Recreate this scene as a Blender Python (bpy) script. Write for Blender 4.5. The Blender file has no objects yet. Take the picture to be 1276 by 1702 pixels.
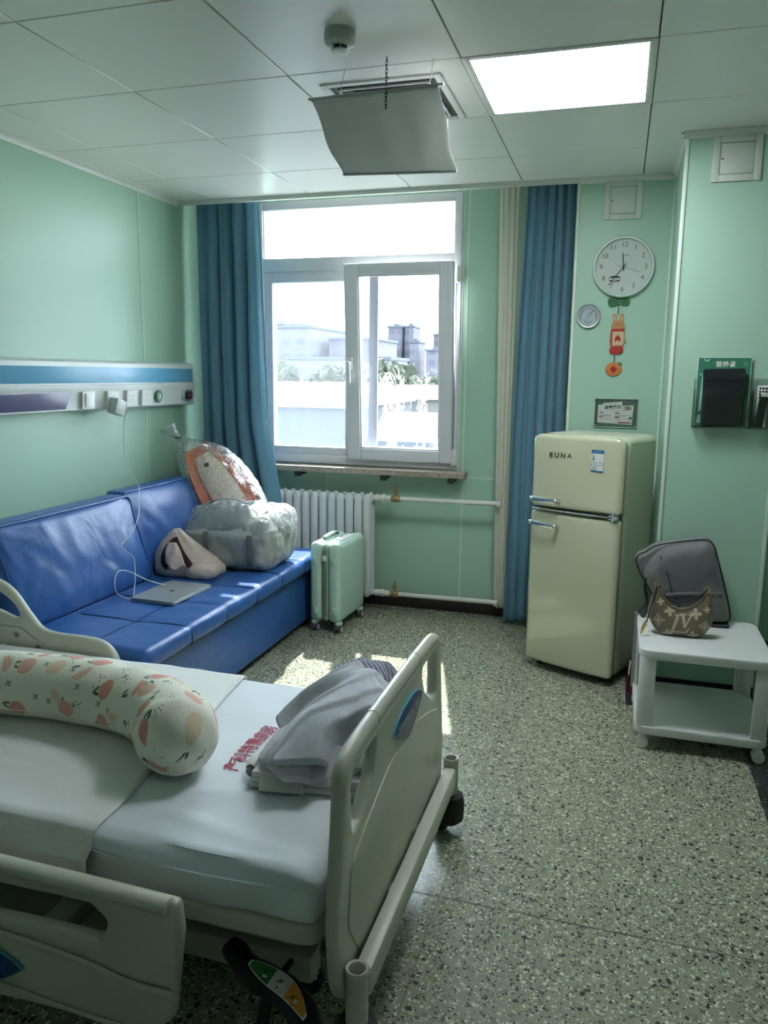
SKY, SUN, EXPO, LAMP = 5.6, 8.5, 1.78, 7.8
import bpy, bmesh, math, random
import numpy as np
from mathutils import Vector as V, Matrix, noise as NZ
scene = bpy.context.scene
C = scene.collection
D = math.radians
PI = math.pi
ROOT = {}

# ------------------------------------------------------------------ objects
def tag(o, label=None, cat=None, group=None, kind=None):
    if label: o['label'] = label
    if cat: o['category'] = cat
    if group: o['group'] = group
    if kind: o['kind'] = kind
    return o

def thing(name, label, cat, loc=(0, 0, 0), rz=0.0, group=None, rot=None):
    o = bpy.data.objects.new(name, None)
    C.objects.link(o)
    o.empty_display_size = 0.05
    o.location = loc
    o.rotation_euler = rot if rot else (0, 0, rz)
    ROOT[o.name] = Matrix.LocRotScale(V(loc), o.rotation_euler, None)
    return tag(o, label, cat, group)

def dup(o, parent=None, loc=None, rz=None, label=None):
    c = o.copy()
    C.objects.link(c)
    if parent: c.parent = parent
    if loc is not None: c.location = loc
    if rz is not None: c.rotation_euler = (0, 0, rz)
    if label: c['label'] = label
    for ch in list(o.children):
        dup(ch, c)
    return c

class MB:
    """collects shapes, then links them as one mesh object"""
    def __init__(s):
        s.bm = bmesh.new(); s.mi = 0; s.tf = None
    def _take(s, t, M=None):
        if M is not None: t.transform(M)
        if s.tf is not None: t.transform(s.tf)
        n = len(s.bm.faces)
        me = bpy.data.meshes.new('t'); t.to_mesh(me); t.free()
        s.bm.from_mesh(me); bpy.data.meshes.remove(me)
        s.bm.faces.ensure_lookup_table()
        for f in s.bm.faces[n:]: f.material_index = s.mi
        return s
    def mesh(s, verts, faces, M=None):
        t = bmesh.new()
        vs = [t.verts.new(v) for v in verts]
        for f in faces:
            try: t.faces.new([vs[i] for i in f])
            except ValueError: pass
        return s._take(t, M)
    def box(s, a, b, bev=0.0, seg=2, M=None):
        t = bmesh.new()
        bmesh.ops.create_cube(t, size=1)
        a = V(a); b = V(b)
        for v in t.verts:
            v.co = V(((a[i] + b[i]) / 2 + v.co[i] * (b[i] - a[i]) for i in range(3)))
        if bev > 0:
            bmesh.ops.bevel(t, geom=list(t.edges), offset=bev, segments=seg, profile=0.5, affect='EDGES', clamp_overlap=True)
        return s._take(t, M)
    def dense_box(s, lo, hi, r, res=0.03, disp=None, M=None):
        """rounded box with a dense surface, optional displacement f(co, normal)->co"""
        lo = V(lo); hi = V(hi); t = bmesh.new()
        sz = hi - lo
        n = [max(3, int(round(sz[i] / res))) for i in range(3)]
        def lin(i):
            k = n[i]; rr = min(r / sz[i], .5)
            base = [j / k for j in range(k + 1)]
            ex = [rr * .15, rr * .4, rr * .7, rr]
            return sorted(set([round(x, 5) for x in base if rr < x < 1 - rr] + [0, 1] + [round(e, 5) for e in ex] + [round(1 - e, 5) for e in ex]))
        L = [lin(i) for i in range(3)]
        for ax in range(3):
            u, w = [(1, 2), (0, 2), (0, 1)][ax]
            for side in (0, 1):
                g = []
                for a in L[u]:
                    row = []
                    for b in L[w]:
                        p = [0, 0, 0]; p[ax] = side; p[u] = a; p[w] = b
                        row.append(t.verts.new((lo.x + p[0] * sz.x, lo.y + p[1] * sz.y, lo.z + p[2] * sz.z)))
                    g.append(row)
                for i in range(len(g) - 1):
                    for j in range(len(g[0]) - 1):
                        q = [g[i][j], g[i + 1][j], g[i + 1][j + 1], g[i][j + 1]]
                        if (side == 1) == (ax == 1): q.reverse()
                        t.faces.new(q)
        bmesh.ops.remove_doubles(t, verts=t.verts, dist=1e-5)
        rv = [min(r, sz[i] / 2 - 1e-5) for i in range(3)]
        for v in t.verts:
            q = V((min(max(v.co[i], lo[i] + rv[i]), hi[i] - rv[i]) for i in range(3)))
            d = v.co - q
            if d.length > 1e-9:
                dd = V((d[i] / rv[i] for i in range(3))); dd.normalize()
                v.co = q + V((dd[i] * rv[i] for i in range(3)))
        bmesh.ops.recalc_face_normals(t, faces=t.faces)
        if disp:
            t.normal_update()
            new = [disp(v.co.copy(), v.normal.copy()) for v in t.verts]
            for v, c in zip(t.verts, new): v.co = c
        return s._take(t, M)
    def cyl(s, p0, p1, r0, r1=None, n=24, bev=0.0):
        p0 = V(p0); p1 = V(p1); r1 = r0 if r1 is None else r1
        t = bmesh.new()
        d = p1 - p0
        bmesh.ops.create_cone(t, cap_ends=True, segments=n, radius1=r0, radius2=r1, depth=d.length)
        if bev > 0:
            es = [e for e in t.edges if abs(e.verts[0].co.z - e.verts[1].co.z) < 1e-6]
            bmesh.ops.bevel(t, geom=es, offset=bev, segments=2, affect='EDGES')
        M = Matrix.Translation((p0 + p1) / 2) @ d.to_track_quat('Z', 'Y').to_matrix().to_4x4()
        return s._take(t, M)
    def lathe(s, prof, n=32, M=None):
        """profile [(r,z)] turned about Z"""
        t = bmesh.new(); rings = []
        for r, z in prof:
            if r < 1e-6: rings.append([t.verts.new((0, 0, z))])
            else: rings.append([t.verts.new((r * math.cos(2 * PI * i / n), r * math.sin(2 * PI * i / n), z)) for i in range(n)])
        for a, b in zip(rings, rings[1:]):
            for i in range(n):
                j = (i + 1) % n
                if len(a) == 1 and len(b) == 1: continue
                if len(a) == 1: t.faces.new([a[0], b[j], b[i]])
                elif len(b) == 1: t.faces.new([a[i], a[j], b[0]])
                else: t.faces.new([a[i], a[j], b[j], b[i]])
        bmesh.ops.recalc_face_normals(t, faces=t.faces)
        return s._take(t, M)
    def loft(s, rings, cap=True, closed=True, M=None):
        t = bmesh.new()
        R = [[t.verts.new(p) for p in ring] for ring in rings]
        n = len(R[0])
        for a, b in zip(R, R[1:]):
            for i in range(n if closed else n - 1):
                j = (i + 1) % n
                t.faces.new([a[i], a[j], b[j], b[i]])
        if cap and closed:
            for ring in (R[0], R[-1]):
                c = t.verts.new(sum((v.co for v in ring), V()) / n)
                for i in range(n): t.faces.new([ring[i], ring[(i + 1) % n], c])
        bmesh.ops.recalc_face_normals(t, faces=t.faces)
        return s._take(t, M)
    def tube(s, pts, r, n=10, cap=True, closed=False, flat=None, M=None):
        pts = [V(p) for p in pts]; m = len(pts)
        rs = r if isinstance(r, (list, tuple)) else [r] * m
        T = []
        for i in range(m):
            a = pts[(i - 1) % m] if (closed or i > 0) else pts[i]
            b = pts[(i + 1) % m] if (closed or i < m - 1) else pts[i]
            T.append((b - a).normalized())
        u = T[0].orthogonal().normalized() if flat is None else (V(flat) - V(flat).dot(T[0]) * T[0]).normalized()
        rings = []
        for i in range(m):
            if flat is not None: u = V(flat)
            u = (u - u.dot(T[i]) * T[i])
            u = u.normalized() if u.length > 1e-6 else T[i].orthogonal().normalized()
            w = T[i].cross(u)
            rr = rs[i]
            ru, rw = rr if isinstance(rr, (tuple, list)) else (rr, rr)
            rings.append([pts[i] + u * ru * math.cos(2 * PI * k / n) + w * rw * math.sin(2 * PI * k / n) for k in range(n)])
        if closed: rings.append(rings[0])
        s.loft(rings, cap=cap and not closed, M=M)
        if closed: bmesh.ops.remove_doubles(s.bm, verts=s.bm.verts, dist=1e-6)
        return s
    def grid(s, P, M=None, closed_u=False):
        """P[i][j] points"""
        t = bmesh.new()
        R = [[t.verts.new(p) for p in row] for row in P]
        for i in range(len(R) - 1):
            for j in range(len(R[0]) - 1):
                t.faces.new([R[i][j], R[i + 1][j], R[i + 1][j + 1], R[i][j + 1]])
        return s._take(t, M)
    def plate(s, outer, holes=(), depth=0.01, bev=0.0, M=None):
        """2D outline (with holes) in XY, thickness along Z centred on 0"""
        cu = bpy.data.curves.new('p', 'CURVE'); cu.dimensions = '2D'; cu.fill_mode = 'BOTH'
        for pl in [outer] + list(holes):
            sp = cu.splines.new('POLY'); sp.points.add(len(pl) - 1)
            for p, q in zip(sp.points, pl): p.co = (q[0], q[1], 0, 1)
            sp.use_cyclic_u = True
        cu.extrude = max(depth / 2 - bev, 0); cu.bevel_depth = bev; cu.bevel_resolution = 2; cu.offset = -bev
        return s._curve(cu, M)
    def text(s, body, size, M=None, depth=0.0006, ax='CENTER', ay='CENTER', sx=1.0, heavy=0.0):
        cu = bpy.data.curves.new('t', 'FONT'); cu.body = body; cu.size = size
        cu.align_x = ax; cu.align_y = ay; cu.extrude = depth / 2; cu.resolution_u = 3; cu.offset = heavy
        if sx != 1: M = (M or Matrix()) @ Matrix.Diagonal((sx, 1, 1, 1))
        return s._curve(cu, M)
    def _curve(s, cu, M):
        o = bpy.data.objects.new('tmp', cu)
        C.objects.link(o)
        bpy.context.view_layer.update()
        me = bpy.data.meshes.new_from_object(o.evaluated_get(bpy.context.evaluated_depsgraph_get()))
        bpy.data.objects.remove(o); bpy.data.curves.remove(cu)
        t = bmesh.new(); t.from_mesh(me); bpy.data.meshes.remove(me)
        bmesh.ops.remove_doubles(t, verts=t.verts, dist=1e-6)
        return s._take(t, M)
    def ball(s, c, r, n=16):
        t = bmesh.new()
        bmesh.ops.create_uvsphere(t, u_segments=n, v_segments=max(6, n // 2 + 2), radius=1)
        r = (r, r, r) if not isinstance(r, (tuple, list)) else r
        return s._take(t, Matrix.Translation(V(c)) @ Matrix.Diagonal((r[0], r[1], r[2], 1)))
    def warp(s, f):
        for v in s.bm.verts: v.co = f(v.co.copy())
        return s
    def obj(s, name, mat, parent=None, world=False, origin=None, ang=38, label=None, kind=None, solid=0.0, sub=0, smooth=True):
        bm = s.bm
        if parent is not None and world: bm.transform(ROOT[parent.name].inverted())
        if origin is not None: bm.transform(Matrix.Translation(-V(origin)))
        bm.normal_update()
        for f in bm.faces: f.smooth = smooth
        a = D(ang)
        for e in bm.edges:
            if len(e.link_faces) == 2: e.smooth = e.calc_face_angle(0) < a
        me = bpy.data.meshes.new(name); bm.to_mesh(me); bm.free()
        for m in (mat if isinstance(mat, (list, tuple)) else [mat]): me.materials.append(m)
        o = bpy.data.objects.new(name, me); C.objects.link(o)
        if origin is not None: o.location = origin
        if parent is not None:
            o.parent = parent; ROOT[o.name] = ROOT[parent.name]
        else:
            ROOT[o.name] = Matrix.Translation(V(origin)) if origin is not None else Matrix()
        if label: o['label'] = label
        if kind: o['kind'] = kind
        if solid:
            m = o.modifiers.new('thick', 'SOLIDIFY'); m.thickness = solid; m.offset = 0
        if sub:
            m = o.modifiers.new('soft', 'SUBSURF'); m.levels = m.render_levels = sub
        return o

def frame(o, x, y):
    """matrix with local X along x, local Y along y, placed at o"""
    x = V(x).normalized(); y = V(y); z = x.cross(y).normalized(); y = z.cross(x).normalized()
    return Matrix((( x.x, y.x, z.x, o[0]), (x.y, y.y, z.y, o[1]), (x.z, y.z, z.z, o[2]), (0, 0, 0, 1)))

def rpoly(pts, r, seg=5):
    """polygon with rounded corners; r a number or one per corner"""
    n = len(pts); out = []
    rs = r if isinstance(r, (list, tuple)) else [r] * n
    for i in range(n):
        p = V((*pts[i], 0)); a = V((*pts[i - 1], 0)); b = V((*pts[(i + 1) % n], 0))
        u = a - p; w = b - p
        la, lb = u.length, w.length
        u.normalize(); w.normalize()
        th = u.angle(w, PI)
        if rs[i] <= 0 or th > PI - .05: out.append((p.x, p.y)); continue
        t = min(rs[i] / math.tan(th / 2), la * .49, lb * .49)
        p0 = p + u * t; p1 = p + w * t
        for k in range(seg + 1):
            s = k / seg
            q = p0 * (1 - s) ** 2 + p * 2 * s * (1 - s) + p1 * s * s
            out.append((q.x, q.y))
    return out

def rrect(w, h, r, seg=5, cx=0, cy=0):
    return rpoly([(cx - w / 2, cy - h / 2), (cx + w / 2, cy - h / 2), (cx + w / 2, cy + h / 2), (cx - w / 2, cy + h / 2)], r, seg)

def spline(pts, n=8, closed=False):
    P = [V(p) for p in pts]; m = len(P); out = []
    for i in range(m if closed else m - 1):
        if closed: a, b, c, d = P[i - 1], P[i], P[(i + 1) % m], P[(i + 2) % m]
        else: a, b, c, d = P[max(i - 1, 0)], P[i], P[i + 1], P[min(i + 2, m - 1)]
        for k in range(n):
            t = k / n
            out.append(0.5 * ((2 * b) + (c - a) * t + (2 * a - 5 * b + 4 * c - d) * t * t + (3 * b - a - 3 * c + d) * t ** 3))
    if not closed: out.append(P[-1])
    return out

def lerp_tab(tab, x):
    if x <= tab[0][0]: return tab[0][1]
    for (a, p), (b, q) in zip(tab, tab[1:]):
        if x <= b: return p + (q - p) * (x - a) / (b - a)
    return tab[-1][1]

def nz(x, y=0, z=0): return NZ.noise(V((x, y, z)))

# ------------------------------------------------------------------ materials
class NT:
    def __init__(s, m):
        s.t = m.node_tree; s.n = s.t.nodes; s.l = s.t.links
    def new(s, typ, **kw):
        n = s.n.new(typ)
        for k, v in kw.items(): setattr(n, k, v)
        return n
    def put(s, sock, v):
        if hasattr(v, 'is_output'): s.l.new(v, sock)
        elif v is not None:
            try: sock.default_value = v
            except (TypeError, ValueError): sock.default_value = (*v, 1) if len(v) == 3 else v
    def math(s, op, a, b=None, c=None, clamp=False):
        n = s.new('ShaderNodeMath', operation=op); n.use_clamp = clamp
        for i, x in enumerate((a, b, c)): s.put(n.inputs[i], x)
        return n.outputs[0]
    def vmath(s, op, a, b=None):
        n = s.new('ShaderNodeVectorMath', operation=op)
        s.put(n.inputs[0], a); s.put(n.inputs[1], b)
        return n.outputs['Value'] if op in ('LENGTH', 'DOT_PRODUCT', 'DISTANCE') else n.outputs[0]
    def mix(s, f, a, b):
        n = s.new('ShaderNodeMix', data_type='RGBA')
        s.put(n.inputs[0], f); s.put(n.inputs[6], a); s.put(n.inputs[7], b)
        return n.outputs[2]
    def coord(s, which='Object', scale=None, rot=None, loc=None):
        c = s.new('ShaderNodeTexCoord').outputs[which]
        if scale is None and rot is None and loc is None: return c
        m = s.new('ShaderNodeMapping'); s.l.new(c, m.inputs[0])
        if scale is not None: m.inputs['Scale'].default_value = scale if isinstance(scale, (tuple, list)) else (scale,) * 3
        if rot is not None: m.inputs['Rotation'].default_value = rot
        if loc is not None: m.inputs['Location'].default_value = loc
        return m.outputs[0]
    def noise(s, v, scale, detail=3, rough=.5, out=0, dist=0):
        n = s.new('ShaderNodeTexNoise'); s.l.new(v, n.inputs['Vector'])
        n.inputs['Scale'].default_value = scale; n.inputs['Detail'].default_value = detail
        n.inputs['Roughness'].default_value = rough; n.inputs['Distortion'].default_value = dist
        return n.outputs[out]
    def voro(s, v, scale, feature='F1', dim='3D', rand=1):
        n = s.new('ShaderNodeTexVoronoi', feature=feature, voronoi_dimensions=dim); s.l.new(v, n.inputs['Vector'])
        n.inputs['Scale'].default_value = scale; n.inputs['Randomness'].default_value = rand
        return n
    def ramp(s, f, stops, interp='LINEAR'):
        n = s.new('ShaderNodeValToRGB'); s.put(n.inputs[0], f)
        cr = n.color_ramp; cr.interpolation = interp
        while len(cr.elements) < len(stops): cr.elements.new(.5)
        for e, (p, c) in zip(cr.elements, stops):
            e.position = p; e.color = (*c, 1) if len(c) == 3 else c
        return n.outputs[0]
    def bump(s, h, strength=.2, dist=.01):
        n = s.new('ShaderNodeBump'); s.put(n.inputs['Height'], h)
        n.inputs['Strength'].default_value = strength; n.inputs['Distance'].default_value = dist
        return n.outputs[0]

def srgb(r, g, b):
    f = lambda c: (c / 255 / 12.92) if c <= 10 else ((c / 255 + .055) / 1.055) ** 2.4
    return (f(r), f(g), f(b))

def mat(name, col, rough=.5, metal=0.0, spec=.5, var=.05, vscale=6, bscale=0, bstr=.1, bdist=.004, coat=0, sheen=0, trans=0, alpha=1, ior=1.45, sss=0, bdetail=3, emit=None, estr=0, bvec=None):
    m = bpy.data.materials.new(name); m.use_nodes = True
    k = NT(m); b = k.n['Principled BSDF']
    co = k.coord('Object')
    if var:
        f = k.noise(co, vscale, 4)
        dark = tuple(c * (1 - var) for c in col); light = tuple(min(1, c * (1 + var)) for c in col)
        k.put(b.inputs['Base Color'], k.mix(f, dark, light))
    else: b.inputs['Base Color'].default_value = (*col, 1)
    b.inputs['Roughness'].default_value = rough; b.inputs['Metallic'].default_value = metal
    b.inputs['Specular IOR Level'].default_value = spec; b.inputs['IOR'].default_value = ior
    b.inputs['Coat Weight'].default_value = coat; b.inputs['Sheen Weight'].default_value = sheen
    b.inputs['Transmission Weight'].default_value = trans; b.inputs['Alpha'].default_value = alpha
    if emit: b.inputs['Emission Color'].default_value = (*emit, 1); b.inputs['Emission Strength'].default_value = estr
    if bscale:
        v = co if bvec is None else k.coord('Object', scale=bvec)
        k.put(b.inputs['Normal'], k.bump(k.noise(v, bscale, bdetail), bstr, bdist))
    return m

def clear_mat(name, tint, fac_lo=.02, fac_hi=.5, rough=.03, white=0.0, wrinkle=0, wmax=.55):
    """thin clear sheet: see-through with a Fresnel gloss, optional milky share and wrinkles"""
    m = bpy.data.materials.new(name); m.use_nodes = True
    k = NT(m); k.n.remove(k.n['Principled BSDF']); out = k.n['Material Output']
    tr = k.new('ShaderNodeBsdfTransparent'); tr.inputs[0].default_value = (*tint, 1)
    gl = k.new('ShaderNodeBsdfGlossy'); gl.inputs['Roughness'].default_value = rough
    fr = k.new('ShaderNodeLayerWeight'); fr.inputs[0].default_value = .3
    if wrinkle:
        co = k.coord('Object'); nrm = k.bump(k.noise(co, wrinkle, 5, .6, dist=1.5), .9, .02)
        k.put(gl.inputs['Normal'], nrm); k.put(fr.inputs['Normal'], nrm)
    mx = k.new('ShaderNodeMixShader')
    k.put(mx.inputs[0], k.math('MULTIPLY_ADD', fr.outputs['Fresnel'], fac_hi, fac_lo, clamp=True))
    k.l.new(tr.outputs[0], mx.inputs[1]); k.l.new(gl.outputs[0], mx.inputs[2])
    s = mx.outputs[0]
    if white:
        df = k.new('ShaderNodeBsdfDiffuse'); df.inputs[0].default_value = (.85, .87, .88, 1)
        tl = k.new('ShaderNodeBsdfTranslucent'); tl.inputs[0].default_value = (.85, .87, .88, 1)
        ad = k.new('ShaderNodeMixShader'); ad.inputs[0].default_value = .5
        k.l.new(df.outputs[0], ad.inputs[1]); k.l.new(tl.outputs[0], ad.inputs[2])
        m2 = k.new('ShaderNodeMixShader')
        if wrinkle:
            w = k.noise(k.coord('Object'), wrinkle * 1.3, 6, .65, dist=2.5)
            w = k.math('SUBTRACT', 1, k.math('MULTIPLY', k.math('ABSOLUTE', k.math('SUBTRACT', w, .5)), 9), clamp=True)
            k.put(m2.inputs[0], k.math('MULTIPLY_ADD', k.math('POWER', w, 3), wmax, white, clamp=True))
        else: m2.inputs[0].default_value = white
        k.l.new(s, m2.inputs[1]); k.l.new(ad.outputs[0], m2.inputs[2]); s = m2.outputs[0]
    k.l.new(s, out.inputs[0])
    return m

def cloth_mat(name, col, rough=.85, thru=.25, var=.05, bscale=900, bstr=.15, wr=0, wstr=.3, sheen=.2):
    """woven cloth that lets a little light through"""
    m = mat(name, col, rough, var=var, bscale=0, sheen=sheen, spec=.3)
    k = NT(m); b = k.n['Principled BSDF']; out = k.n['Material Output']
    h = k.noise(k.coord('Object'), bscale, 2)
    nrm = k.bump(h, bstr, .0006)
    if wr:
        n2 = k.new('ShaderNodeBump'); k.put(n2.inputs['Height'], k.noise(k.coord('Object'), wr, 4, .55, dist=.6))
        n2.inputs['Strength'].default_value = wstr; n2.inputs['Distance'].default_value = .02
        k.l.new(nrm, n2.inputs['Normal']); nrm = n2.outputs[0]
    k.put(b.inputs['Normal'], nrm)
    if thru:
        tl = k.new('ShaderNodeBsdfTranslucent'); tl.inputs[0].default_value = (*col, 1)
        mx = k.new('ShaderNodeMixShader'); mx.inputs[0].default_value = thru
        k.l.new(b.outputs[0], mx.inputs[1]); k.l.new(tl.outputs[0], mx.inputs[2]); k.l.new(mx.outputs[0], out.inputs[0])
    return m

def terrazzo(name, base, chips, scale=1.0, rough=.22):
    m = bpy.data.materials.new(name); m.use_nodes = True
    k = NT(m); b = k.n['Principled BSDF']; co = k.coord('Object')
    warp = k.vmath('ADD', co, k.vmath('SCALE', k.noise(co, 60, 2, out=1), None))
    k.t.nodes[-1]
    wn = [n for n in k.n if n.type == 'VECT_MATH' and n.operation == 'SCALE'][0]; wn.inputs['Scale'].default_value = .012
    col = k.mix(k.noise(co, 3.5, 4), tuple(c * .94 for c in base), tuple(c * 1.06 for c in base))
    col = k.mix(k.math('MULTIPLY', k.noise(co, 240, 2), .5), col, tuple(c * .7 for c in base))
    for sc, thr, keep, cc in chips:
        v = k.voro(warp, sc * scale)
        sep = k.new('ShaderNodeSeparateColor'); k.l.new(v.outputs['Color'], sep.inputs[0])
        rad = k.math('MULTIPLY_ADD', sep.outputs[1], thr, thr * .35)
        inside = k.math('LESS_THAN', v.outputs['Distance'], rad)
        on = k.math('LESS_THAN', sep.outputs[0], keep)
        tone = k.mix(sep.outputs[2], tuple(c * .6 for c in cc), tuple(min(1, c * 1.5) for c in cc))
        col = k.mix(k.math('MULTIPLY', inside, on), col, tone)
    k.put(b.inputs['Base Color'], col)
    k.put(b.inputs['Roughness'], k.math('MULTIPLY_ADD', k.noise(co, 5, 4), .06, rough))
    return m

M = {}
M['mint'] = mat('mint_wall_panel', (.40, .61, .475), .40, var=.03, vscale=1.2, bscale=2.2, bstr=.05, bdist=.02)
M['mint_trim'] = mat('pale_mint_trim', (.66, .78, .68), .4, var=.02)
M['ivory'] = mat('ivory_metal_trim', (.74, .76, .70), .35, var=.02)
M['ceil'] = mat('ceiling_panel_enamel', (.84, .84, .79), .33, var=.03, vscale=1.5, bscale=3, bstr=.04, bdist=.02)
M['void'] = mat('dark_void', (.03, .03, .03), .9, var=0)
M['groove'] = mat('ceiling_groove', (.12, .12, .11), .8, var=0)
M['plaster'] = mat('plain_plaster', (.82, .84, .80), .7)
M['stone_dark'] = terrazzo('dark_border_terrazzo', (.025, .028, .028), [(120, .5, .4, (.10, .10, .10)), (60, .4, .2, (.2, .2, .19))], rough=.25)
M['skirt'] = mat('black_skirting', (.022, .016, .018), .35, var=.15)
M['terrazzo'] = terrazzo('grey_green_terrazzo', (.315, .33, .235), [
    (95, .45, .55, (.50, .52, .38)), (70, .42, .42, (.20, .23, .15)), (130, .45, .32, (.05, .055, .05)), (58, .34, .26, (.045, .05, .045)), (150, .4, .25, (.56, .57, .46))])
M['strip'] = mat('seam_strip', (.10, .11, .09), .5)
M['upvc'] = mat('white_window_plastic', (.74, .75, .78), .3, var=.02)
M['upvc_shaded'] = mat('shaded_screen_frame', (.17, .17, .2), .5)  # grey darkened to put the frame's shade into its colour
M['glass'] = clear_mat('window_glass', (.96, .98, .97), .01, .5, 0.0)
M['screen'] = clear_mat('insect_screen', (.95, .96, 1), 0.0, .05, .5, white=.03)
M['granite'] = terrazzo('speckled_granite', (.46, .39, .32), [(230, .5, .5, (.10, .09, .08)), (190, .5, .45, (.62, .56, .47)), (280, .5, .4, (.36, .27, .2))], rough=.35)
M['bracket'] = mat('dark_steel_bracket', (.05, .055, .05), .5, .4)
M['black'] = mat('black_plastic', (.012, .013, .015), .35)
M['black_soft'] = mat('black_rubber', (.02, .02, .022), .7)
M['white'] = mat('white_plastic', (.78, .79, .76), .35, var=.02)
M['white_gloss'] = mat('white_enamel', (.80, .81, .79), .25, var=.03, coat=.2)
M['chrome'] = mat('chrome', (.75, .77, .8), .12, 1, var=0)
M['steel'] = mat('brushed_steel', (.55, .56, .56), .35, 1, var=.05)
M['brass'] = mat('aged_brass', (.42, .30, .14), .45, .8, var=.2, vscale=40)
M['gold'] = mat('gold_metal', (.75, .55, .22), .25, 1, var=.05)
# ------------------------------------------------------------------ camera
H = 2.505                                   # ceiling height
cam = bpy.data.cameras.new('camera'); co = bpy.data.objects.new('camera', cam); C.objects.link(co)
yaw, pitch, roll = .288414, .174348, -.0105653
cy, sy, cp, sp = math.cos(yaw), math.sin(yaw), math.cos(pitch), math.sin(pitch)
fwd = V((-sy * cp, cy * cp, -sp)); right = V((cy, sy, 0)); down = fwd.cross(right)
cr, sr = math.cos(roll), math.sin(roll)
rx = cr * right + sr * down; dn = -sr * right + cr * down
co.matrix_world = Matrix(((rx.x, -dn.x, -fwd.x, 2.6357), (rx.y, -dn.y, -fwd.y, -4.7444), (rx.z, -dn.z, -fwd.z, 1.49), (0, 0, 0, 1)))
cam.sensor_fit = 'VERTICAL'; cam.sensor_height = 36; cam.lens = 36 * 1297.8 / 1702
cam.clip_start = .05; cam.clip_end = 2000
scene.camera = co

# ------------------------------------------------------------------ shell
RX, RY = 4.2, -7.0
b = MB(); b.box((-.2, RY, -.1), (3.205, .2, 0)); b.obj('floor', M['terrazzo'], kind='structure')
b = MB(); b.box((3.205, RY, -.1), (3.36, -1.17, .0008)); b.box((2.746, -1.17, -.1), (3.36, -.93, .0008)); b.box((2.746, -.93, -.1), (2.846, -.32, .0008))
b.obj('trim_1', M['stone_dark'], kind='structure', label='dark terrazzo border strip of the floor')
b = MB(); b.box((3.36, RY, -.1), (RX, -.25, 0)); b.box((3.15, -.93, -.1), (3.36, -.25, 0)); b.obj('floor_passage', M['terrazzo'], kind='structure')
b = MB()
b.box((2.219, RY, 0), (2.222, -.02, .0009))
b.box((.99, RY, 0), (.993, -.02, .0009))
for y in (-2.745, -1.445, -4.045, -.145): b.box((.0, y, 0), (3.205, y + .003, .0009))
b.obj('trim_2', M['strip'], kind='structure')

# left wall, with panel seams
b = MB(); b.box((-.15, RY, 0), (0, .24, 2.8)); b.obj('wall_left', M['mint'], kind='structure')
b = MB()
for y in (-.75, -1.95, -3.15, -4.35): b.box((-.002, y - .004, .1), (.0025, y + .004, H))
b.obj('trim_3', M['mint_trim'], kind='structure')
b = MB(); b.box((0, RY, 0), (.012, -.32, .10), .003); b.obj('baseboard_left', M['skirt'], kind='structure')

# window wall with its opening
WX0, WX1, WZ0, WZ1 = .36, 1.695, .915, 2.545
b = MB()
b.box((-.15, 0, 0), (WX0, .24, 2.8)); b.box((WX1, 0, 0), (RX + .15, .24, 2.8))
b.box((WX0, 0, 0), (WX1, .24, WZ0)); b.box((WX0, 0, WZ1), (WX1, .24, 2.8))
b.obj('wall_back', M['mint'], kind='structure')
b = MB()
b.box((1.729, -.002, .1), (1.737, .002, 2.6)); b.box((.838, -.002, .1), (.845, .002, .86)); b.box((1.737, -.002, .862), (2.38, .002, .869))
b.box((1.697, -.004, .93), (1.705, .002, 2.6))
b.obj('trim_4', M['mint_trim'], kind='structure')
b = MB(); b.box((0, -.012, 0), (2.37, 0, .10), .003); b.obj('baseboard_back', M['skirt'], kind='structure')

# clock pier and tablet pier
b = MB(); b.box((2.37, -.32, 0), (2.95, .0, 2.8)); b.obj('wall_clock_side', M['mint'], kind='structure')
b = MB(); b.box((2.847, -1.02, 0), (3.29, -.2, 2.8)); b.obj('wall_right_pier', M['mint'], kind='structure')
b = MB(); b.box((3.2, -.3, 0), (RX + .1, -.1, 2.8)); b.obj('wall_right_recess', M['mint'], kind='structure')
b = MB(); b.box((RX, RY, 0), (RX + .15, -.1, 2.8)); b.obj('wall_right', M['mint'], kind='structure')
b = MB(); b.box((-.15, RY - .15, 0), (RX + .15, RY, 2.8)); b.obj('wall_front', M['plaster'], kind='structure')  # unseen wall, made pale plaster to bounce fill light into the room
b = MB()
b.box((2.835, -1.032, 0), (3.30, -1.02, .10), .003); b.box((2.835, -1.02, 0), (2.847, -.32, .10), .003)
b.box((2.37, -.332, 0), (2.84, -.32, .10), .003); b.box((3.29, -.312, 0), (RX, -.3, .1), .003); b.box((RX - .012, RY, 0), (RX, -.3, .1), .003)
b.obj('baseboard_right', M['skirt'], kind='structure')
b = MB()
b.box((2.839, -1.028, .1), (2.855, -1.012, H), .003); b.box((2.362, -.328, .1), (2.378, -.312, H), .003); b.box((3.282, -1.028, .1), (3.298, -1.012, H), .003)
b.box((2.838, -.33, .1), (2.847, -.32, H))
b.obj('trim_5', M['mint_trim'], kind='structure')

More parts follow.
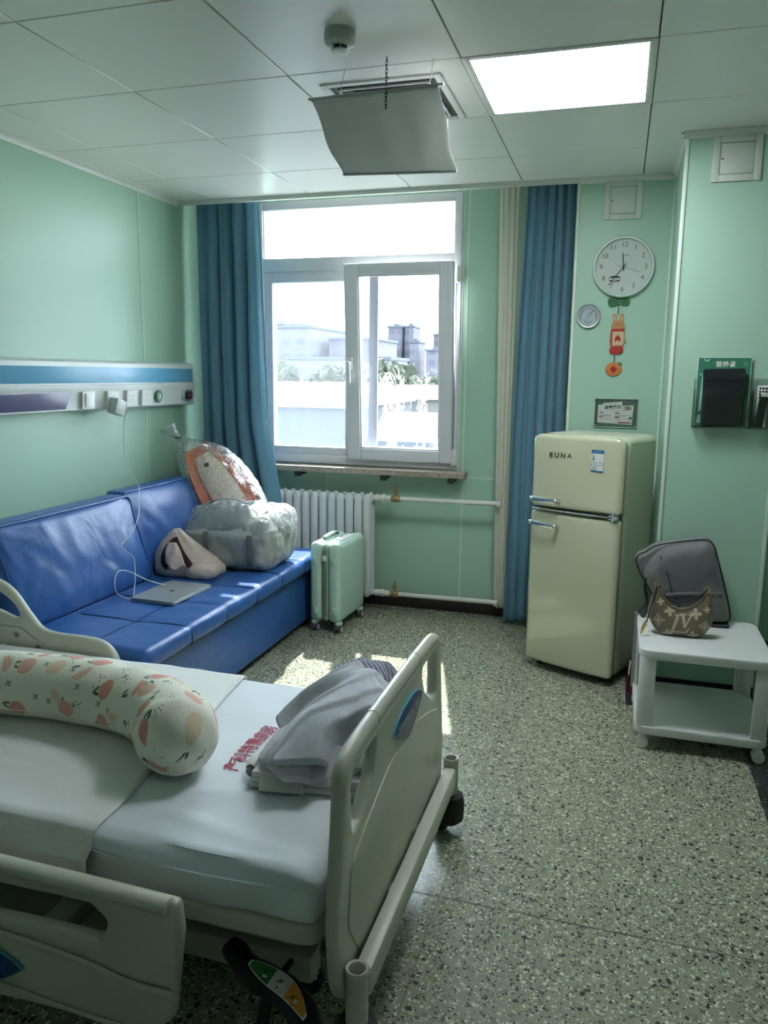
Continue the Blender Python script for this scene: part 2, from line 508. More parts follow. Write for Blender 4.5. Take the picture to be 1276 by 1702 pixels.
# ceiling: metal tiles with open joints
b = MB()
TX = [.249 + .6093 * k for k in range(-1, 8)]; TY = [-.84 - .6 * k + .6 for k in range(0, 12)]
xs = [0] + [x for x in TX if .02 < x < RX] + [RX]
ys = [-.325, -.84] + [-.84 - .6 * k for k in range(1, 11)] + [RY]
ys = sorted(set(ys), reverse=True)
g = .0022
HOLES = [(2.07, -1.5), (1.5, -1.5)]
for i in range(len(xs) - 1):
    for j in range(len(ys) - 1):
        x0, x1, y1, y0 = xs[i], xs[i + 1], ys[j], ys[j + 1]
        if y1 - y0 < .05: continue
        cx, cyy = (x0 + x1) / 2, (y0 + y1) / 2
        if 2.08 < cx < 2.68 and -2.05 < cyy < -1.43: continue
        if cx > 2.85 and y1 > -1.03 and x1 < 3.3:
            pass
        b.box((x0 + g, y0 + g, H), (x1 - g, y1 - g, H + .012), .0022, 1)
b.obj('ceiling', M['ceil'], kind='structure')
b = MB(); b.box((-.1, RY, H + .013), (RX + .1, -.325, H + .10)); b.box((2.4, -.33, H + .013), (RX + .1, .2, H + .1)); b.obj('ceiling_void', M['groove'], kind='structure')
b = MB(); b.box((-.15, -.345, 2.76), (2.5, .24, 2.82)); b.box((-.1, -.345, H + .005), (2.45, -.322, 2.77)); b.obj('ceiling_pocket', M['plaster'], kind='structure')
# cornice
def cornice(b, p0, p1, n, s=.028):
    """L moulding from p0 to p1 on the wall side n"""
    p0 = V(p0); p1 = V(p1); n = V(n); d = V((0, 0, 1))
    prof = [(0, 0), (s, 0), (s, -.006), (s * .55, -.010), (.010, -s * .5), (.006, -s), (0, -s)]
    b.loft([[p + n * a + d * c for a, c in prof] for p in (p0, p1)])
b = MB(); cornice(b, (0, RY, H), (0, -.325, H), (1, 0, 0)); b.obj('trim_6', M['ivory'], kind='structure')
b = MB(); b.box((0, -.35, H - .022), (2.372, -.318, H + .10), .004); b.box((0, -.358, H - .004), (2.372, -.33, H + .004), .002)
b.obj('trim_7', M['ivory'], kind='structure')
b = MB(); cornice(b, (2.36, -.32, H), (2.86, -.32, H), (0, -1, 0)); cornice(b, (2.847, -.30, H), (2.847, -1.03, H), (-1, 0, 0)); cornice(b, (2.83, -1.02, H), (3.31, -1.02, H), (0, -1, 0))
b.obj('trim_8', M['ivory'], kind='structure')

# ------------------------------------------------------------------ window
win = thing('window_1', None, None, (0, 0, 0)); win['kind'] = 'structure'
def ring(b, x0, x1, z0, z1, w, y0, y1, bev=.005, M_=None):
    w = w if isinstance(w, (tuple, list)) else (w,) * 4     # left right bottom top
    b.box((x0, y0, z0), (x0 + w[0], y1, z1), bev, M=M_); b.box((x1 - w[1], y0, z0), (x1, y1, z1), bev, M=M_)
    b.box((x0 + w[0] - .001, y0, z0), (x1 - w[1] + .001, y1, z0 + w[2]), bev, M=M_); b.box((x0 + w[0] - .001, y0, z1 - w[3]), (x1 - w[1] + .001, y1, z1), bev, M=M_)
b = MB()
ring(b, WX0, WX1, WZ0, WZ1, (.05, .045, .055, .05), -.012, .075)
b.box((WX0, -.010, 2.125), (WX1, .075, 2.205), .005)           # transom bar
b.box((.985, -.008, WZ0), (1.045, .075, 2.15), .005)            # mullion
ring(b, WX0 + .045, WX1 - .04, 2.195, WZ1 - .04, .012, .0, .05, .003)
b.obj('window_frame', M['upvc'], win, kind='structure')
b = MB(); b.box((WX0 + .05, .022, 2.20), (WX1 - .045, .03, 2.50)); b.obj('top_pane', M['glass'], win)
# fixed side: slim sash, pane and insect screen
b = MB(); ring(b, .405, .995, .965, 2.13, (.062, .03, .055, .075), .004, .06, .004); ring(b, .455, .975, 1.01, 2.07, .012, -.002, .02, .003)
b.obj('side_sash', M['upvc'], win)
b = MB(); b.box((.44, .03, 1.0), (.985, .036, 2.08)); b.obj('side_pane', M['glass'], win)
b = MB(); b.box((.41, .068, .97), (1.11, .0685, 2.12)); b.obj('insect_screen', M['screen'], win)
b = MB(); ring(b, .40, 1.155, .955, 2.14, (.028, .058, .028, .028), .066, .084, .003); b.obj('screen_frame', M['upvc_shaded'], win)
# tilted opening sash, hinged at its foot
tilt = Matrix.Translation((0, -.012, .955)) @ Matrix.Rotation(D(4.4), 4, 'X') @ Matrix.Translation((0, .012, -.955))
b = MB()
ring(b, .995, 1.668, .955, 2.15, (.088, .078, .075, .068), -.045, .018, .008, tilt)
ring(b, 1.08, 1.592, 1.028, 2.083, .011, -.036, .012, .003, tilt)
sash = b.obj('tilt_sash', M['upvc'], win)
# glass with fine wavy whitish streaks over its lower part
m = bpy.data.materials.new('streaked_glass'); m.use_nodes = True
k = NT(m); k.n.remove(k.n['Principled BSDF'])
cc = k.coord('Object'); sep = k.new('ShaderNodeSeparateXYZ'); k.l.new(cc, sep.inputs[0])
st = k.coord('Object', scale=(1, 1, .45))
n1 = k.noise(st, 17, 4, .55, dist=2.2)
line = k.math('SUBTRACT', 1, k.math('MULTIPLY', k.math('ABSOLUTE', k.math('SUBTRACT', n1, .5)), 42), clamp=True)
n2 = k.noise(k.coord('Object', scale=(1, 1, .12), loc=(.35, 0, .3)), 5.5, 2)
zone = k.math('MULTIPLY', k.math('SUBTRACT', n2, .47), 14, clamp=True)
hgt = k.math('MULTIPLY', k.math('SUBTRACT', 1.68, k.math('ADD', sep.outputs[2], k.math('MULTIPLY', k.noise(cc, 6, 2), .25))), 8, clamp=True)
f = k.math('MULTIPLY', k.math('MULTIPLY', line, zone), hgt)
tr = k.new('ShaderNodeBsdfTransparent'); tr.inputs[0].default_value = (.96, .98, .97, 1)
gl = k.new('ShaderNodeBsdfGlossy'); gl.inputs['Roughness'].default_value = .03
lw = k.new('ShaderNodeLayerWeight'); lw.inputs[0].default_value = .3
m1 = k.new('ShaderNodeMixShader'); k.put(m1.inputs[0], k.math('MULTIPLY_ADD', lw.outputs['Fresnel'], .5, .01)); k.l.new(tr.outputs[0], m1.inputs[1]); k.l.new(gl.outputs[0], m1.inputs[2])
tl = k.new('ShaderNodeBsdfTranslucent'); tl.inputs[0].default_value = (.95, .95, .95, 1)
m2 = k.new('ShaderNodeMixShader'); k.put(m2.inputs[0], k.math('MULTIPLY', f, .85)); k.l.new(m1.outputs[0], m2.inputs[1]); k.l.new(tl.outputs[0], m2.inputs[2])
k.l.new(m2.outputs[0], k.n['Material Output'].inputs[0]); M['streaked'] = m
b = MB(); b.box((1.075, -.012, 1.02), (1.597, -.007, 2.09), M=tilt); b.obj('streaked_pane', M['streaked'], sash)
b = MB()
pos = tilt @ V((1.03, -.045, 1.55))
b.box((1.018, -.068, 1.52), (1.046, -.046, 1.60), .006, M=tilt); b.cyl(tilt @ V((1.032, -.05, 1.565)), tilt @ V((1.032, -.092, 1.565)), .009)
b.box((1.020, -.104, 1.445), (1.044, -.086, 1.575), .008, M=tilt)
b.obj('handle', M['white_gloss'], sash)
for nm, z in (('hinge', 2.08), ('hinge', .99)):
    b = MB(); b.cyl((1.676, -.035, z - .045), (1.676, -.035, z + .045), .011, n=14); b.box((1.668, -.032, z - .05), (1.698, -.014, z + .05), .004)
    b.cyl((1.676, -.035, z - .002), (1.676, -.035, z + .002), .0125, n=14)
    b.obj(nm, M['white'], win)
b = MB(); b.tube([(1.664, -.02, 2.06), (1.668, -.02, 1.5), (1.672, -.018, 1.0)], .004, 6); b.obj('tilt_stay', M['steel'], win)
b = MB(); b.box((WX0 - .02, -.125, .872), (1.765, .002, .908), .004); b.obj('window_sill', M['granite'], win, kind='structure')
for x in (.676, 1.252, 1.682):
    b = MB(); b.box((x - .02, -.115, .845), (x + .02, -.005, .872), .002); b.box((x - .018, -.11, .838), (x + .018, -.09, .85), .001)
    b.obj('bracket', M['bracket'], win)
# ------------------------------------------------------------------ ceiling fixtures
M['lamp'] = mat('lit_diffuser', (.85, .87, .9), .5, var=0, emit=(.90, .93, 1.0), estr=LAMP)
t = thing('ceiling_light', 'glowing square panel light set flush in the metal ceiling', 'ceiling light', (2.38, -1.74, H))
b = MB()
x0, x1, y0, y1 = 2.077, 2.686, -2.04, -1.44
for lo, hi in (((x0, y0, H - .004), (x0 + .026, y1, H + .02)), ((x1 - .026, y0, H - .004), (x1, y1, H + .02)), ((x0 + .026, y0, H - .004), (x1 - .026, y0 + .024, H + .02)), ((x0 + .026, y1 - .028, H - .004), (x1 - .026, y1, H + .02))):
    b.box(lo, hi, .002)
b.obj('frame', M['ivory'], t, True)
b = MB(); b.box((x0 + .026, y0 + .024, H - .001), (x1 - .026, y1 - .028, H + .01)); b.obj('diffuser', M['lamp'], t, True)

M['det'] = mat('detector_plastic', (.42, .47, .42), .3, var=.03)
t = thing('smoke_detector', 'round smoke detector with a slotted neck on the ceiling', 'smoke detector', (1.765, -2.33, H))
b = MB(); b.lathe([(0, 0), (.046, 0), (.048, -.008), (.048, -.028), (.044, -.036), (.036, -.040), (.027, -.043), (0, -.043)], 40); b.obj('housing', M['det'], t)
b = MB(); b.lathe([(.0, -.042), (.022, -.042), (.022, -.054), (0, -.054)], 24); b.obj('dark_slots', M['black'], t)
b = MB()
for i in range(6):
    a = i * PI / 3 + .4
    b.box((-.0015, .021, -.0545), (.0015, .026, -.041), M=Matrix.Rotation(a, 4, 'Z'))
b.lathe([(.012, -.0535), (.0265, -.0535), (.0275, -.056), (.026, -.060), (.018, -.0625), (.0, -.0628)], 32)
b.obj('cap', M['white'], t)

M['grey_metal'] = mat('grey_vent_metal', (.55, .57, .55), .35, var=.04)
M['dusky'] = mat('dark_duct', (.03, .032, .035), .6)
t = thing('air_vent', 'square louvred air vent with a metal rim in the ceiling', 'air vent', (1.765, -1.70, H))
b = MB()
X0, X1, Y0, Y1 = 1.545, 1.985, -1.935, -1.46
def vframe(b, x0, x1, y0, y1, w, z0, z1, bev=.003):
    b.box((x0, y0, z0), (x0 + w, y1, z1), bev); b.box((x1 - w, y0, z0), (x1, y1, z1), bev)
    b.box((x0 + w, y0, z0), (x1 - w, y0 + w, z1), bev); b.box((x0 + w, y1 - w, z0), (x1 - w, y1, z1), bev)
vframe(b, X0, X1, Y0, Y1, .026, H - .007, H, .002)
b.obj('rim', M['ivory'], t, True)
b = MB(); b.box((X0 + .02, Y0 + .02, H - .0015), (X1 - .02, Y1 - .02, H)); b.obj('duct', M['dusky'], t, True)
for k in range(4):
    d = .050 + k * .045
    b = MB(); vframe(b, X0 + d, X1 - d, Y0 + d, Y1 - d, .009, H - .010, H - .003, .001); b.obj('louver', M['grey_metal'], t, True)

# cloth baffle slung under the vent
M['baffle'] = cloth_mat('grey_white_baffle_cloth', (.56, .58, .55), .9, .3, wr=9, wstr=.15)
t = thing('cloth_baffle', 'grey cloth baffle sloping from a rod beneath the ceiling air vent', 'cloth baffle', (1.80, -1.86, 2.30))
A0, A1, B0, B1 = V((1.578, -2.09, 2.402)), V((2.028, -2.12, 2.400)), V((1.525, -1.625, 2.277)), V((1.978, -1.60, 2.268))
P = []
for i in range(25):
    u = i / 24; row = []
    for j in range(29):
        v = j / 28
        p = A0.lerp(A1, u).lerp(B0.lerp(B1, u), v)
        p.z -= .016 * math.sin(PI * v) + .0035 * math.sin(u * 21 + 1.5 * v) * (.2 + math.sin(PI * v)) * (1 - .9 * v ** 6)
        p.x += .004 * math.sin(v * 9 + u * 5)
        row.append(p)
    P.append(row)
b = MB(); b.grid(P); b.obj('cloth', M['baffle'], t, True, solid=.0016)
for q, v in ((0, 0.0), (1, 1.0)):
    pts = [r[0] if v == 0 else r[-1] for r in P]
    b = MB(); b.tube([(p.x, p.y, p.z) for p in pts], [(.0075, .0075)] * len(pts), 10)
    b.obj('hem', M['baffle'], t, True)
b = MB(); b.cyl(A0 + V((-.012, 0, .003)), A1 + V((.012, 0, .003)), .0045, n=10); b.obj('rod', M['steel'], t, True)
b = MB()
def chain(b, p0, p1, n=9):
    p0 = V(p0); p1 = V(p1)
    for i in range(n):
        c = p0.lerp(p1, (i + .5) / n); L = (p1 - p0).length / n * .72
        ax = V((1, 0, 0)) if i % 2 else V((0, 1, 0))
        b.tube([c + V((0, 0, L * math.cos(a))) + ax * (L * .45 * math.sin(a)) for a in [q * 2 * PI / 10 for q in range(10)]], .0011, 5, closed=True)
cm = A0.lerp(A1, .60)
chain(b, (cm.x, cm.y - .004, H - .002), (cm.x, cm.y - .010, 2.345), 13)
b.obj('chain', M['bracket'], t, True)
for u in (.22, .92):
    p = A0.lerp(A1, u); b = MB(); b.cyl((p.x, p.y, p.z), (p.x, p.y + .06, H), .0012, n=6); b.obj('hanger_wire', M['steel'], t, True)
for u in (.08, .92):
    p = B0.lerp(B1, u); b = MB(); b.cyl((p.x, p.y, p.z), (p.x, p.y, H), .0008, n=6); b.obj('hanger_wire', M['steel'], t, True)

# ------------------------------------------------------------------ head wall unit
M['unit'] = mat('white_extrusion', (.72, .75, .73), .32, var=.02)
M['blue_strip'] = mat('sky_blue_strip', (.16, .44, .66), .3, var=.04, vscale=2)
M['purple_glass'] = mat('dusky_lamp_cover', (.10, .10, .20), .15, var=.08, vscale=3)
M['green_disc'] = mat('dark_green_plastic', (.02, .16, .07), .35)
t = thing('bed_head_unit', 'long white wall unit with a sky-blue stripe, sockets and a dusky lamp', 'wall unit', (0, -1.3, 1.3))
y0, y1 = -3.3, -.33
prof = [(0, 1.30), (.052, 1.293), (.066, 1.300), (.074, 1.395), (.080, 1.408), (.080, 1.418), (.074, 1.425), (.072, 1.518), (.066, 1.534), (.045, 1.545), (0, 1.548)]
b = MB(); b.loft([[(x, y, z) for x, z in prof] for y in (y0, y1)]); b.obj('casing', M['unit'], t, True)
b = MB()
b.loft([[(x * 1.04 + .001, y, 1.42 + (z - 1.42) * 1.025) for x, z in prof] for y in (y1 - .003, y1 + .004)] + [[(x * .8, y1 + .014, 1.42 + (z - 1.42) * .9) for x, z in prof]])
b.obj('end_cap', M['white'], t, True)
b = MB(); b.box((.070, -1.965, 1.432), (.0775, y1 - .02, 1.512), .001); b.box((.070, y0, 1.432), (.0775, -2.02, 1.512), .001); b.obj('blue_stripe', M['blue_strip'], t, True)
def onunit(y, z, x=None):
    """frame on the lower front of the unit: local X along +y, Y up the sloped face"""
    s = (z - 1.30) / .095
    return frame(V((.066 + .008 * s + .0005, y, z)), (0, 1, 0), (.084, 0, 1))
b = MB(); b.plate(rpoly([(-1.6, -.042), (.012, -.042), (.055, .042), (-1.6, .042)], .006), depth=.006, bev=.001, M=onunit(-1.545, 1.35)); b.obj('lamp_cover', M['purple_glass'], t, True)
M['tick'] = mat('dark_slot', (.03, .03, .03), .6, var=0)
for k, y in enumerate((-1.375, -1.175, -1.005, -.865)):
    F = onunit(y, 1.348)
    b = MB(); b.plate(rrect(.098, .086, .006), depth=.016, bev=.002, M=F @ Matrix.Translation((0, 0, .007)))
    o = b.obj('socket' if k else 'switch', M['white'], t, True)
    b = MB()
    if k == 0:
        b.plate(rrect(.062, .066, .004), depth=.006, bev=.0015, M=F @ Matrix.Translation((.004, 0, .017))); b.obj('rocker', M['white_gloss'], o, True)
    else:
        for dx, dy, a in ((-.010, .016, 0), (.010, .016, 0), (-.012, -.018, .5), (.012, -.018, -.5), (0, -.006, 0)):
            b.box((-.001, -.0038, 0), (.001, .0038, .0006), M=F @ Matrix.Translation((dx, dy, .0152)) @ Matrix.Rotation(a, 4, 'Z'))
        b.obj('socket_slots', M['tick'], o, True)
F = onunit(-.735, 1.352)
b = MB(); b.lathe([(0, 0), (.036, 0), (.036, .008), (.030, .011), (0, .011)], 32, M=F); o = b.obj('gas_outlet', M['green_disc'], t, True)
b = MB(); b.lathe([(.009, .0115), (.017, .0115), (.017, .0135), (.009, .0135)], 24, M=F); b.lathe([(0, .0115), (.005, .0115), (.005, .016), (0, .016)], 16, M=F)
for a in range(-3, 4):
    b.box((-.0012, .023, .011), (.0012, .029, .0117), M=F @ Matrix.Rotation(a * .28, 4, 'Z')); b.box((-.0012, .023, .011), (.0012, .029, .0117), M=F @ Matrix.Rotation(PI + a * .28, 4, 'Z'))
b.obj('outlet_ring', M['white'], o, True)
F = onunit(-.425, 1.352)
b = MB(); b.plate(rpoly([(-.055, -.010), (-.040, -.034), (.040, -.034), (.055, -.010), (.055, .012), (.040, .034), (-.040, .034), (-.055, .012)], .01), depth=.02, bev=.004, M=F @ Matrix.Translation((0, 0, .008)))
o = b.obj('call_connector', M['steel'], t, True)
b = MB(); b.box((-.036, -.022, .016), (.036, .022, .024), .004, M=F); b.obj('connector_insert', M['black'], o, True)
b = MB(); b.box((-.010, -.012, .022), (.010, .014, .030), .003, M=F); b.box((.018, -.006, .022), (.030, .010, .027), .002, M=F)
b.obj('connector_pin', mat('dull_red_plastic', (.25, .05, .05), .5), o, True)

# power adapter plugged into the second plate, lead hanging to the laptop
M['adapter'] = mat('pale_grey_adapter', (.55, .60, .55), .35, var=.02)
M['lead'] = mat('white_lead', (.72, .75, .74), .45, var=0)
F = onunit(-1.175, 1.348)
t = thing('power_adapter', 'square pale charger plugged into the wall unit, lead hanging down', 'charger', F.translation)
b = MB(); b.box((-.035, -.078, .015), (.048, .004, .068), .006, M=F @ Matrix.Rotation(D(-16), 4, 'Z')); b.obj('brick', M['adapter'], t, True)
b = MB(); b.box((.048, -.034, .036), (.058, -.020, .046), .002, M=F @ Matrix.Rotation(D(-16), 4, 'Z')); b.obj('plug_end', M['white'], t, True)
q = F @ Matrix.Rotation(D(-16), 4, 'Z') @ V((.056, -.027, .041))
path = [q, q + V((.01, .035, -.006)), (.085, -1.085, 1.24), (.062, -1.07, 1.10), (.075, -1.07, 1.0), (.14, -1.10, .925), (.235, -1.20, .888), (.295, -1.30, .855), (.352, -1.385, .79), (.378, -1.475, .722), (.392, -1.595, .672), (.405, -1.575, .635),
        (.413, -1.537, .600), (.425, -1.545, .55), (.442, -1.572, .505), (.462, -1.612, .462), (.487, -1.655, .449), (.515, -1.688, .447), (.54, -1.70, .449)]
b = MB(); b.tube(spline(path, 8), .0022, 7); b.obj('lead', M['lead'], t, True)
t2 = thing('charging_lead', 'thin white lead looping over the sofa seat beside the laptop', 'cable', (.5, -1.6, .437))
b = MB(); b.tube(spline([(.548, -1.688, .450), (.50, -1.71, .446), (.455, -1.735, .475), (.436, -1.725, .525), (.428, -1.68, .565), (.445, -1.62, .55), (.49, -1.545, .495), (.545, -1.475, .457), (.575, -1.43, .450)], 8), .0022, 7); b.obj('wire', M['lead'], t2, True)
b = MB(); b.box((.535, -1.703, .4405), (.575, -1.690, .452), .003); b.obj('plug', M['white'], t2, True)

# ------------------------------------------------------------------ wall hatches
def hatch(x, y, z, w, h, label):
    t = thing('access_hatch', label, 'wall hatch', (x, y, z), group=None)
    b = MB()
    fr = .028
    for lo, hi in (((-w / 2, -.010, -h / 2), (-w / 2 + fr, 0, h / 2)), ((w / 2 - fr, -.010, -h / 2), (w / 2, 0, h / 2)), ((-w / 2 + fr, -.010, -h / 2), (w / 2 - fr, 0, -h / 2 + fr)), ((-w / 2 + fr, -.010, h / 2 - fr), (w / 2 - fr, 0, h / 2))):
        b.box(lo, hi, .002)
    b.obj('rim', M['hatch'], t)
    b = MB(); b.box((-w / 2 + fr + .002, -.007, -h / 2 + fr + .002), (w / 2 - fr - .002, 0, h / 2 - fr - .002), .002); d = b.obj('door', M['hatch'], t)
    b = MB(); b.cyl((-w / 2 + fr + .010, -.0085, 0), (-w / 2 + fr + .010, -.006, 0), .004, n=12); b.obj('lock', M['strip'], d)
M['hatch'] = mat('pale_hatch_plastic', (.60, .66, .57), .4, var=.02)
hatch(2.595, -.32, 2.388, .185, .19, 'pale square hatch above the wall clock')
hatch(3.045, -1.02, 2.390, .190, .182, 'pale square hatch above the pocket with the black folder')
# ------------------------------------------------------------------ curtains
M['curtain'] = cloth_mat('teal_blue_curtain', (.15, .325, .43), .8, .22, var=.06, sheen=.3)
M['sheer'] = cloth_mat('ivory_sheer', (.86, .86, .74), .9, .4, bscale=300, bstr=.3)
def curtain(name, label, cat, m, edge, yc, z0, z1, folds, amp, seed, pinch=None, nu=150, nv=46, top_amp=.45):
    """edge(z)->(x0,x1); vertical folds that open towards the hem"""
    rnd = random.Random(seed)
    ph = [rnd.uniform(0, 6.28) for _ in range(6)]
    P = []
    for i in range(nu + 1):
        u = i / nu; row = []
        for j in range(nv + 1):
            v = j / nv; z = z1 + (z0 - z1) * v
            x0, x1 = edge(z)
            uu = u + .018 * math.sin(7 * v + ph[0] + u * 9) * v
            a = amp * (top_amp + (1 - top_amp) * min(1, v * 3)) * (.75 + .4 * math.sin(u * 5 + ph[1]))
            fold = math.sin(uu * folds * 2 * PI + ph[2] + .7 * math.sin(2.3 * v + ph[3]) * v)
            fold = math.copysign(abs(fold) ** .8, fold)
            y = yc(v) + a * fold + .25 * a * math.sin(uu * folds * 4.7 * PI + ph[4]) * (1 - .5 * v)
            x = x0 + (x1 - x0) * u + a * .35 * math.cos(uu * folds * 2 * PI + ph[2])
            row.append((x, y, z + (.006 * math.sin(u * 13 + ph[5]) if j == nv else 0)))
        P.append(row)
    b = MB(); b.grid(P)
    xm = sum(edge(z0)) / 2
    o = b.obj(name, m, origin=(xm, yc(1), z0), solid=.003, ang=70)
    return tag(o, label, cat)
curtain('curtain', 'blue curtain bunched between the window and the mint corner, behind the duffel', 'curtain', M['curtain'],
        lambda z: (.075 + .05 * max(0, (2.5 - z) / 2.5), lerp_tab([(.05, .72), (.68, .625), (1.2, .53), (2.5, .485)], z)), lambda v: -.225 - .060 * v, .05, 2.56, 4.5, .040, 5)
curtain('curtain', 'blue curtain hanging to the floor behind the cream fridge', 'curtain', M['curtain'],
        lambda z: (lerp_tab([(.03, 2.035), (1.2, 2.045), (1.8, 2.06), (2.5, 2.085)], z), 2.352), lambda v: -.175, .035, 2.56, 5.5, .030, 11)
curtain('sheer_curtain', 'narrow ivory sheer bunched beside the blue curtain at the heating pipes', 'curtain', M['sheer'],
        lambda z: (1.925 + .045 * (2.5 - z) / 2.5, 2.03), lambda v: -.098, .085, 2.56, 3.5, .012, 3, nu=60)

# ------------------------------------------------------------------ radiator and pipes
M['rad'] = mat('white_radiator_paint', (.66, .69, .70), .35, var=.03)
t = thing('radiator', 'white column radiator under the window sill behind the suitcase', 'radiator', (.86, -.15, .08))
nsec = 16; pitch = .0585; xr = 1.175
def section(x, first=False):
    b = MB()
    def col(y):
        pr = [(.10, .010), (.115, .020), (.14, .024), (.70, .024), (.735, .021), (.755, .012), (.76, 0.001)]
        rings = []
        for z, r in [(.098, .004)] + pr:
            rings.append([(x + r * 1.12 * math.cos(a), y + r * 1.0 * math.sin(a), z) for a in [q * 2 * PI / 14 for q in range(14)]])
        b.loft(rings)
    col(-.19); col(-.115)
    for z in (.125, .722):
        b.box((x - .017, -.19, z - .022), (x + .017, -.115, z + .022), .008)
        b.cyl((x - .03, -.152, z), (x + .03, -.152, z), .019, n=14)
    return b.obj('radiator_section', M['rad'], t, True)
s0 = section(xr)
for k in range(1, nsec):
    c = s0.copy(); C.objects.link(c); c.location = (-pitch * k, 0, 0)
M['pipe'] = mat('white_pipe_paint', (.74, .73, .70), .4, var=.04)
for z, lab, rz_ in ((.732, 'upper white heating pipe running from the radiator top to the sheer curtain', 0), (.122, 'lower white heating pipe running along the dark skirting from the radiator', 1)):
    t = thing('heating_pipe', lab, 'pipe', (1.6, -.13, z))
    b = MB(); b.cyl((1.20, -.14, z), (1.985, -.14, z + .004), .0145, n=18); b.obj('pipe', M['pipe'], t, True)
    for x, r, L in ((1.215, .021, .03), (1.255, .024, .022), (1.283, .020, .03)): b = MB(); b.cyl((x, -.14, z), (x + L, -.14, z), r, n=8 if r > .022 else 18); b.obj('pipe_fitting', M['pipe'], t, True)
    b = MB(); b.cyl((1.975, -.14, z), (1.995, -.14, z), .019, n=18); b.obj('pipe_fitting', M['pipe'], t, True)
    b = MB(); b.cyl((1.318, -.14, z), (1.372, -.14, z), .019, n=14); b.ball((1.345, -.14, z), (.024, .022, .022)); b.cyl((1.345, -.14, z + .005), (1.345, -.14, z + .04), .009, n=10)
    v = b.obj('valve', M['brass'], t, True)
    b = MB(); b.box((1.325, -.147, z + .038), (1.365, -.133, z + .05), .004); b.cyl((1.345, -.14, z + .045), (1.345, -.14, z + .085), .011, .004, n=10); b.obj('valve_handle', M['brass'], v, True)

# ------------------------------------------------------------------ suitcase
M['case'] = mat('pale_mint_shell', (.52, .73, .61), .3, var=.03, coat=.3, bscale=240, bstr=.04, bdist=.001)
M['case_band'] = mat('grey_green_zip_band', (.33, .45, .38), .55, var=.05)
t = thing('suitcase', 'upright pale mint wheeled suitcase between sofa end and radiator', 'suitcase', (1.078, -.455, 0), rz=D(-3))
SW, SD, z0, z1 = .098, .20, .062, .535
def ridge(co, n):
    for yy in (-.135, -.095, -.055, -.015, .025, .065, .105, .145):
        pass
    k = 0
    if abs(n.x) > .7:
        for yy in (-.15, -.09, -.03, .03, .09, .15):
            k = max(k, math.exp(-((co.y - yy) / .011) ** 2))
    if n.y < -.7:
        for xx in (-.062, .062): k = max(k, .6 * math.exp(-((co.x - xx) / .008) ** 2))
    return co - n * .003 * k
for xa, xb in ((-SW, -.016), (.016, SW)):
    b = MB(); b.dense_box((xa, -SD, z0), (xb, SD, z1), .034, .011, ridge); b.obj('shell', M['case'], t)
b = MB(); b.dense_box((-.020, -SD + .005, z0 + .005), (.020, SD - .005, z1 - .005), .028, .03); b.obj('zip_band', M['case_band'], t)
for x in (-.008, .008):
    b = MB(); b.tube([(x, -SD - .001 + .004, z0 + .04), (x, -SD + .003, z1 - .04)], .0026, 6); b.obj('zip', M['strip'], t)
b = MB(); b.box((-.012, -SD - .006, .43), (.012, -SD + .008, .462), .004); b.obj('lock', M['white'], t)
for y, lab in ((0, 'top'),):
    b = MB(); b.tube(spline([(-.045, -.095, z1 - .003), (-.045, -.085, z1 + .013), (-.045, 0, z1 + .018), (-.045, .085, z1 + .013), (-.045, .095, z1 - .003)], 5), [(.008, .013)] * 21, 10, flat=(0, 0, 1)); b.obj('carry_handle', M['case_band'], t)
b = MB(); b.box((.024, -.09, z1 - .004), (.072, .09, z1 + .006), .004); b.obj('pull_handle', M['white'], t)
for x in (-.058, .058):
    for z in (.135, .43):
        b = MB(); b.box((x - .012, -SD - .010, z - .022), (x + .012, -SD + .008, z + .022), .006); b.obj('side_stud', M['case'], t)
M['grey_wheel'] = mat('grey_wheel_rubber', (.10, .09, .10), .6); M['wheel_disc'] = mat('pale_wheel_disc', (.55, .55, .55), .4)
for x in (-.074, .074):
    for y in (-.165, .165):
        b = MB(); b.lathe([(0, .068), (.022, .068), (.025, .055), (.018, .042), (0, .042)], 20, M=Matrix.Translation((x, y, 0))); b.box((x - .006, y - .012, .02), (x + .006, y + .010, .048), .003); c = b.obj('caster', M['case'], t)
        for sx in (-.0135, .0135):
            b = MB(); b.cyl((x + sx - .008, y - .004, .0245), (x + sx + .008, y - .004, .0245), .0242, n=24, bev=.004); wv = b.obj('wheel', M['grey_wheel'], c)
        for sx in (-.0225, .0225):
            b = MB(); b.cyl((x + sx - .0012, y - .004, .0245), (x + sx + .0012, y - .004, .0245), .015, n=20); b.obj('wheel_disc', M['wheel_disc'], c)
# ------------------------------------------------------------------ sofa
def leather(name, col):
    m = mat(name, col, .36, var=.06, vscale=3, spec=.5)
    k = NT(m); b = k.n['Principled BSDF']; co = k.coord('Object')
    n1 = k.new('ShaderNodeBump'); k.put(n1.inputs['Height'], k.noise(co, 6, 3, .5, dist=.8)); n1.inputs['Strength'].default_value = .22; n1.inputs['Distance'].default_value = .03
    n2 = k.new('ShaderNodeBump'); k.put(n2.inputs['Height'], k.noise(co, 420, 2)); n2.inputs['Strength'].default_value = .12; n2.inputs['Distance'].default_value = .0008
    k.l.new(n1.outputs[0], n2.inputs['Normal']); k.l.new(n2.outputs[0], b.inputs['Normal'])
    return m
M['blue'] = leather('blue_leather', (.030, .115, .36))
M['blue_dark'] = mat('dark_blue_piping', (.008, .02, .07), .5)
t = thing('sofa_bed', 'long blue leather sofa bed with a tufted seat along the mint wall', 'sofa', (.5, -1.35, 0))
SY0, SY1, SX = -2.29, -.395, .975
b = MB(); b.dense_box((.04, SY0 + .02, .035), (.925, SY1 - .01, .352), .02, .05); b.obj('base', M['blue'], t, True)
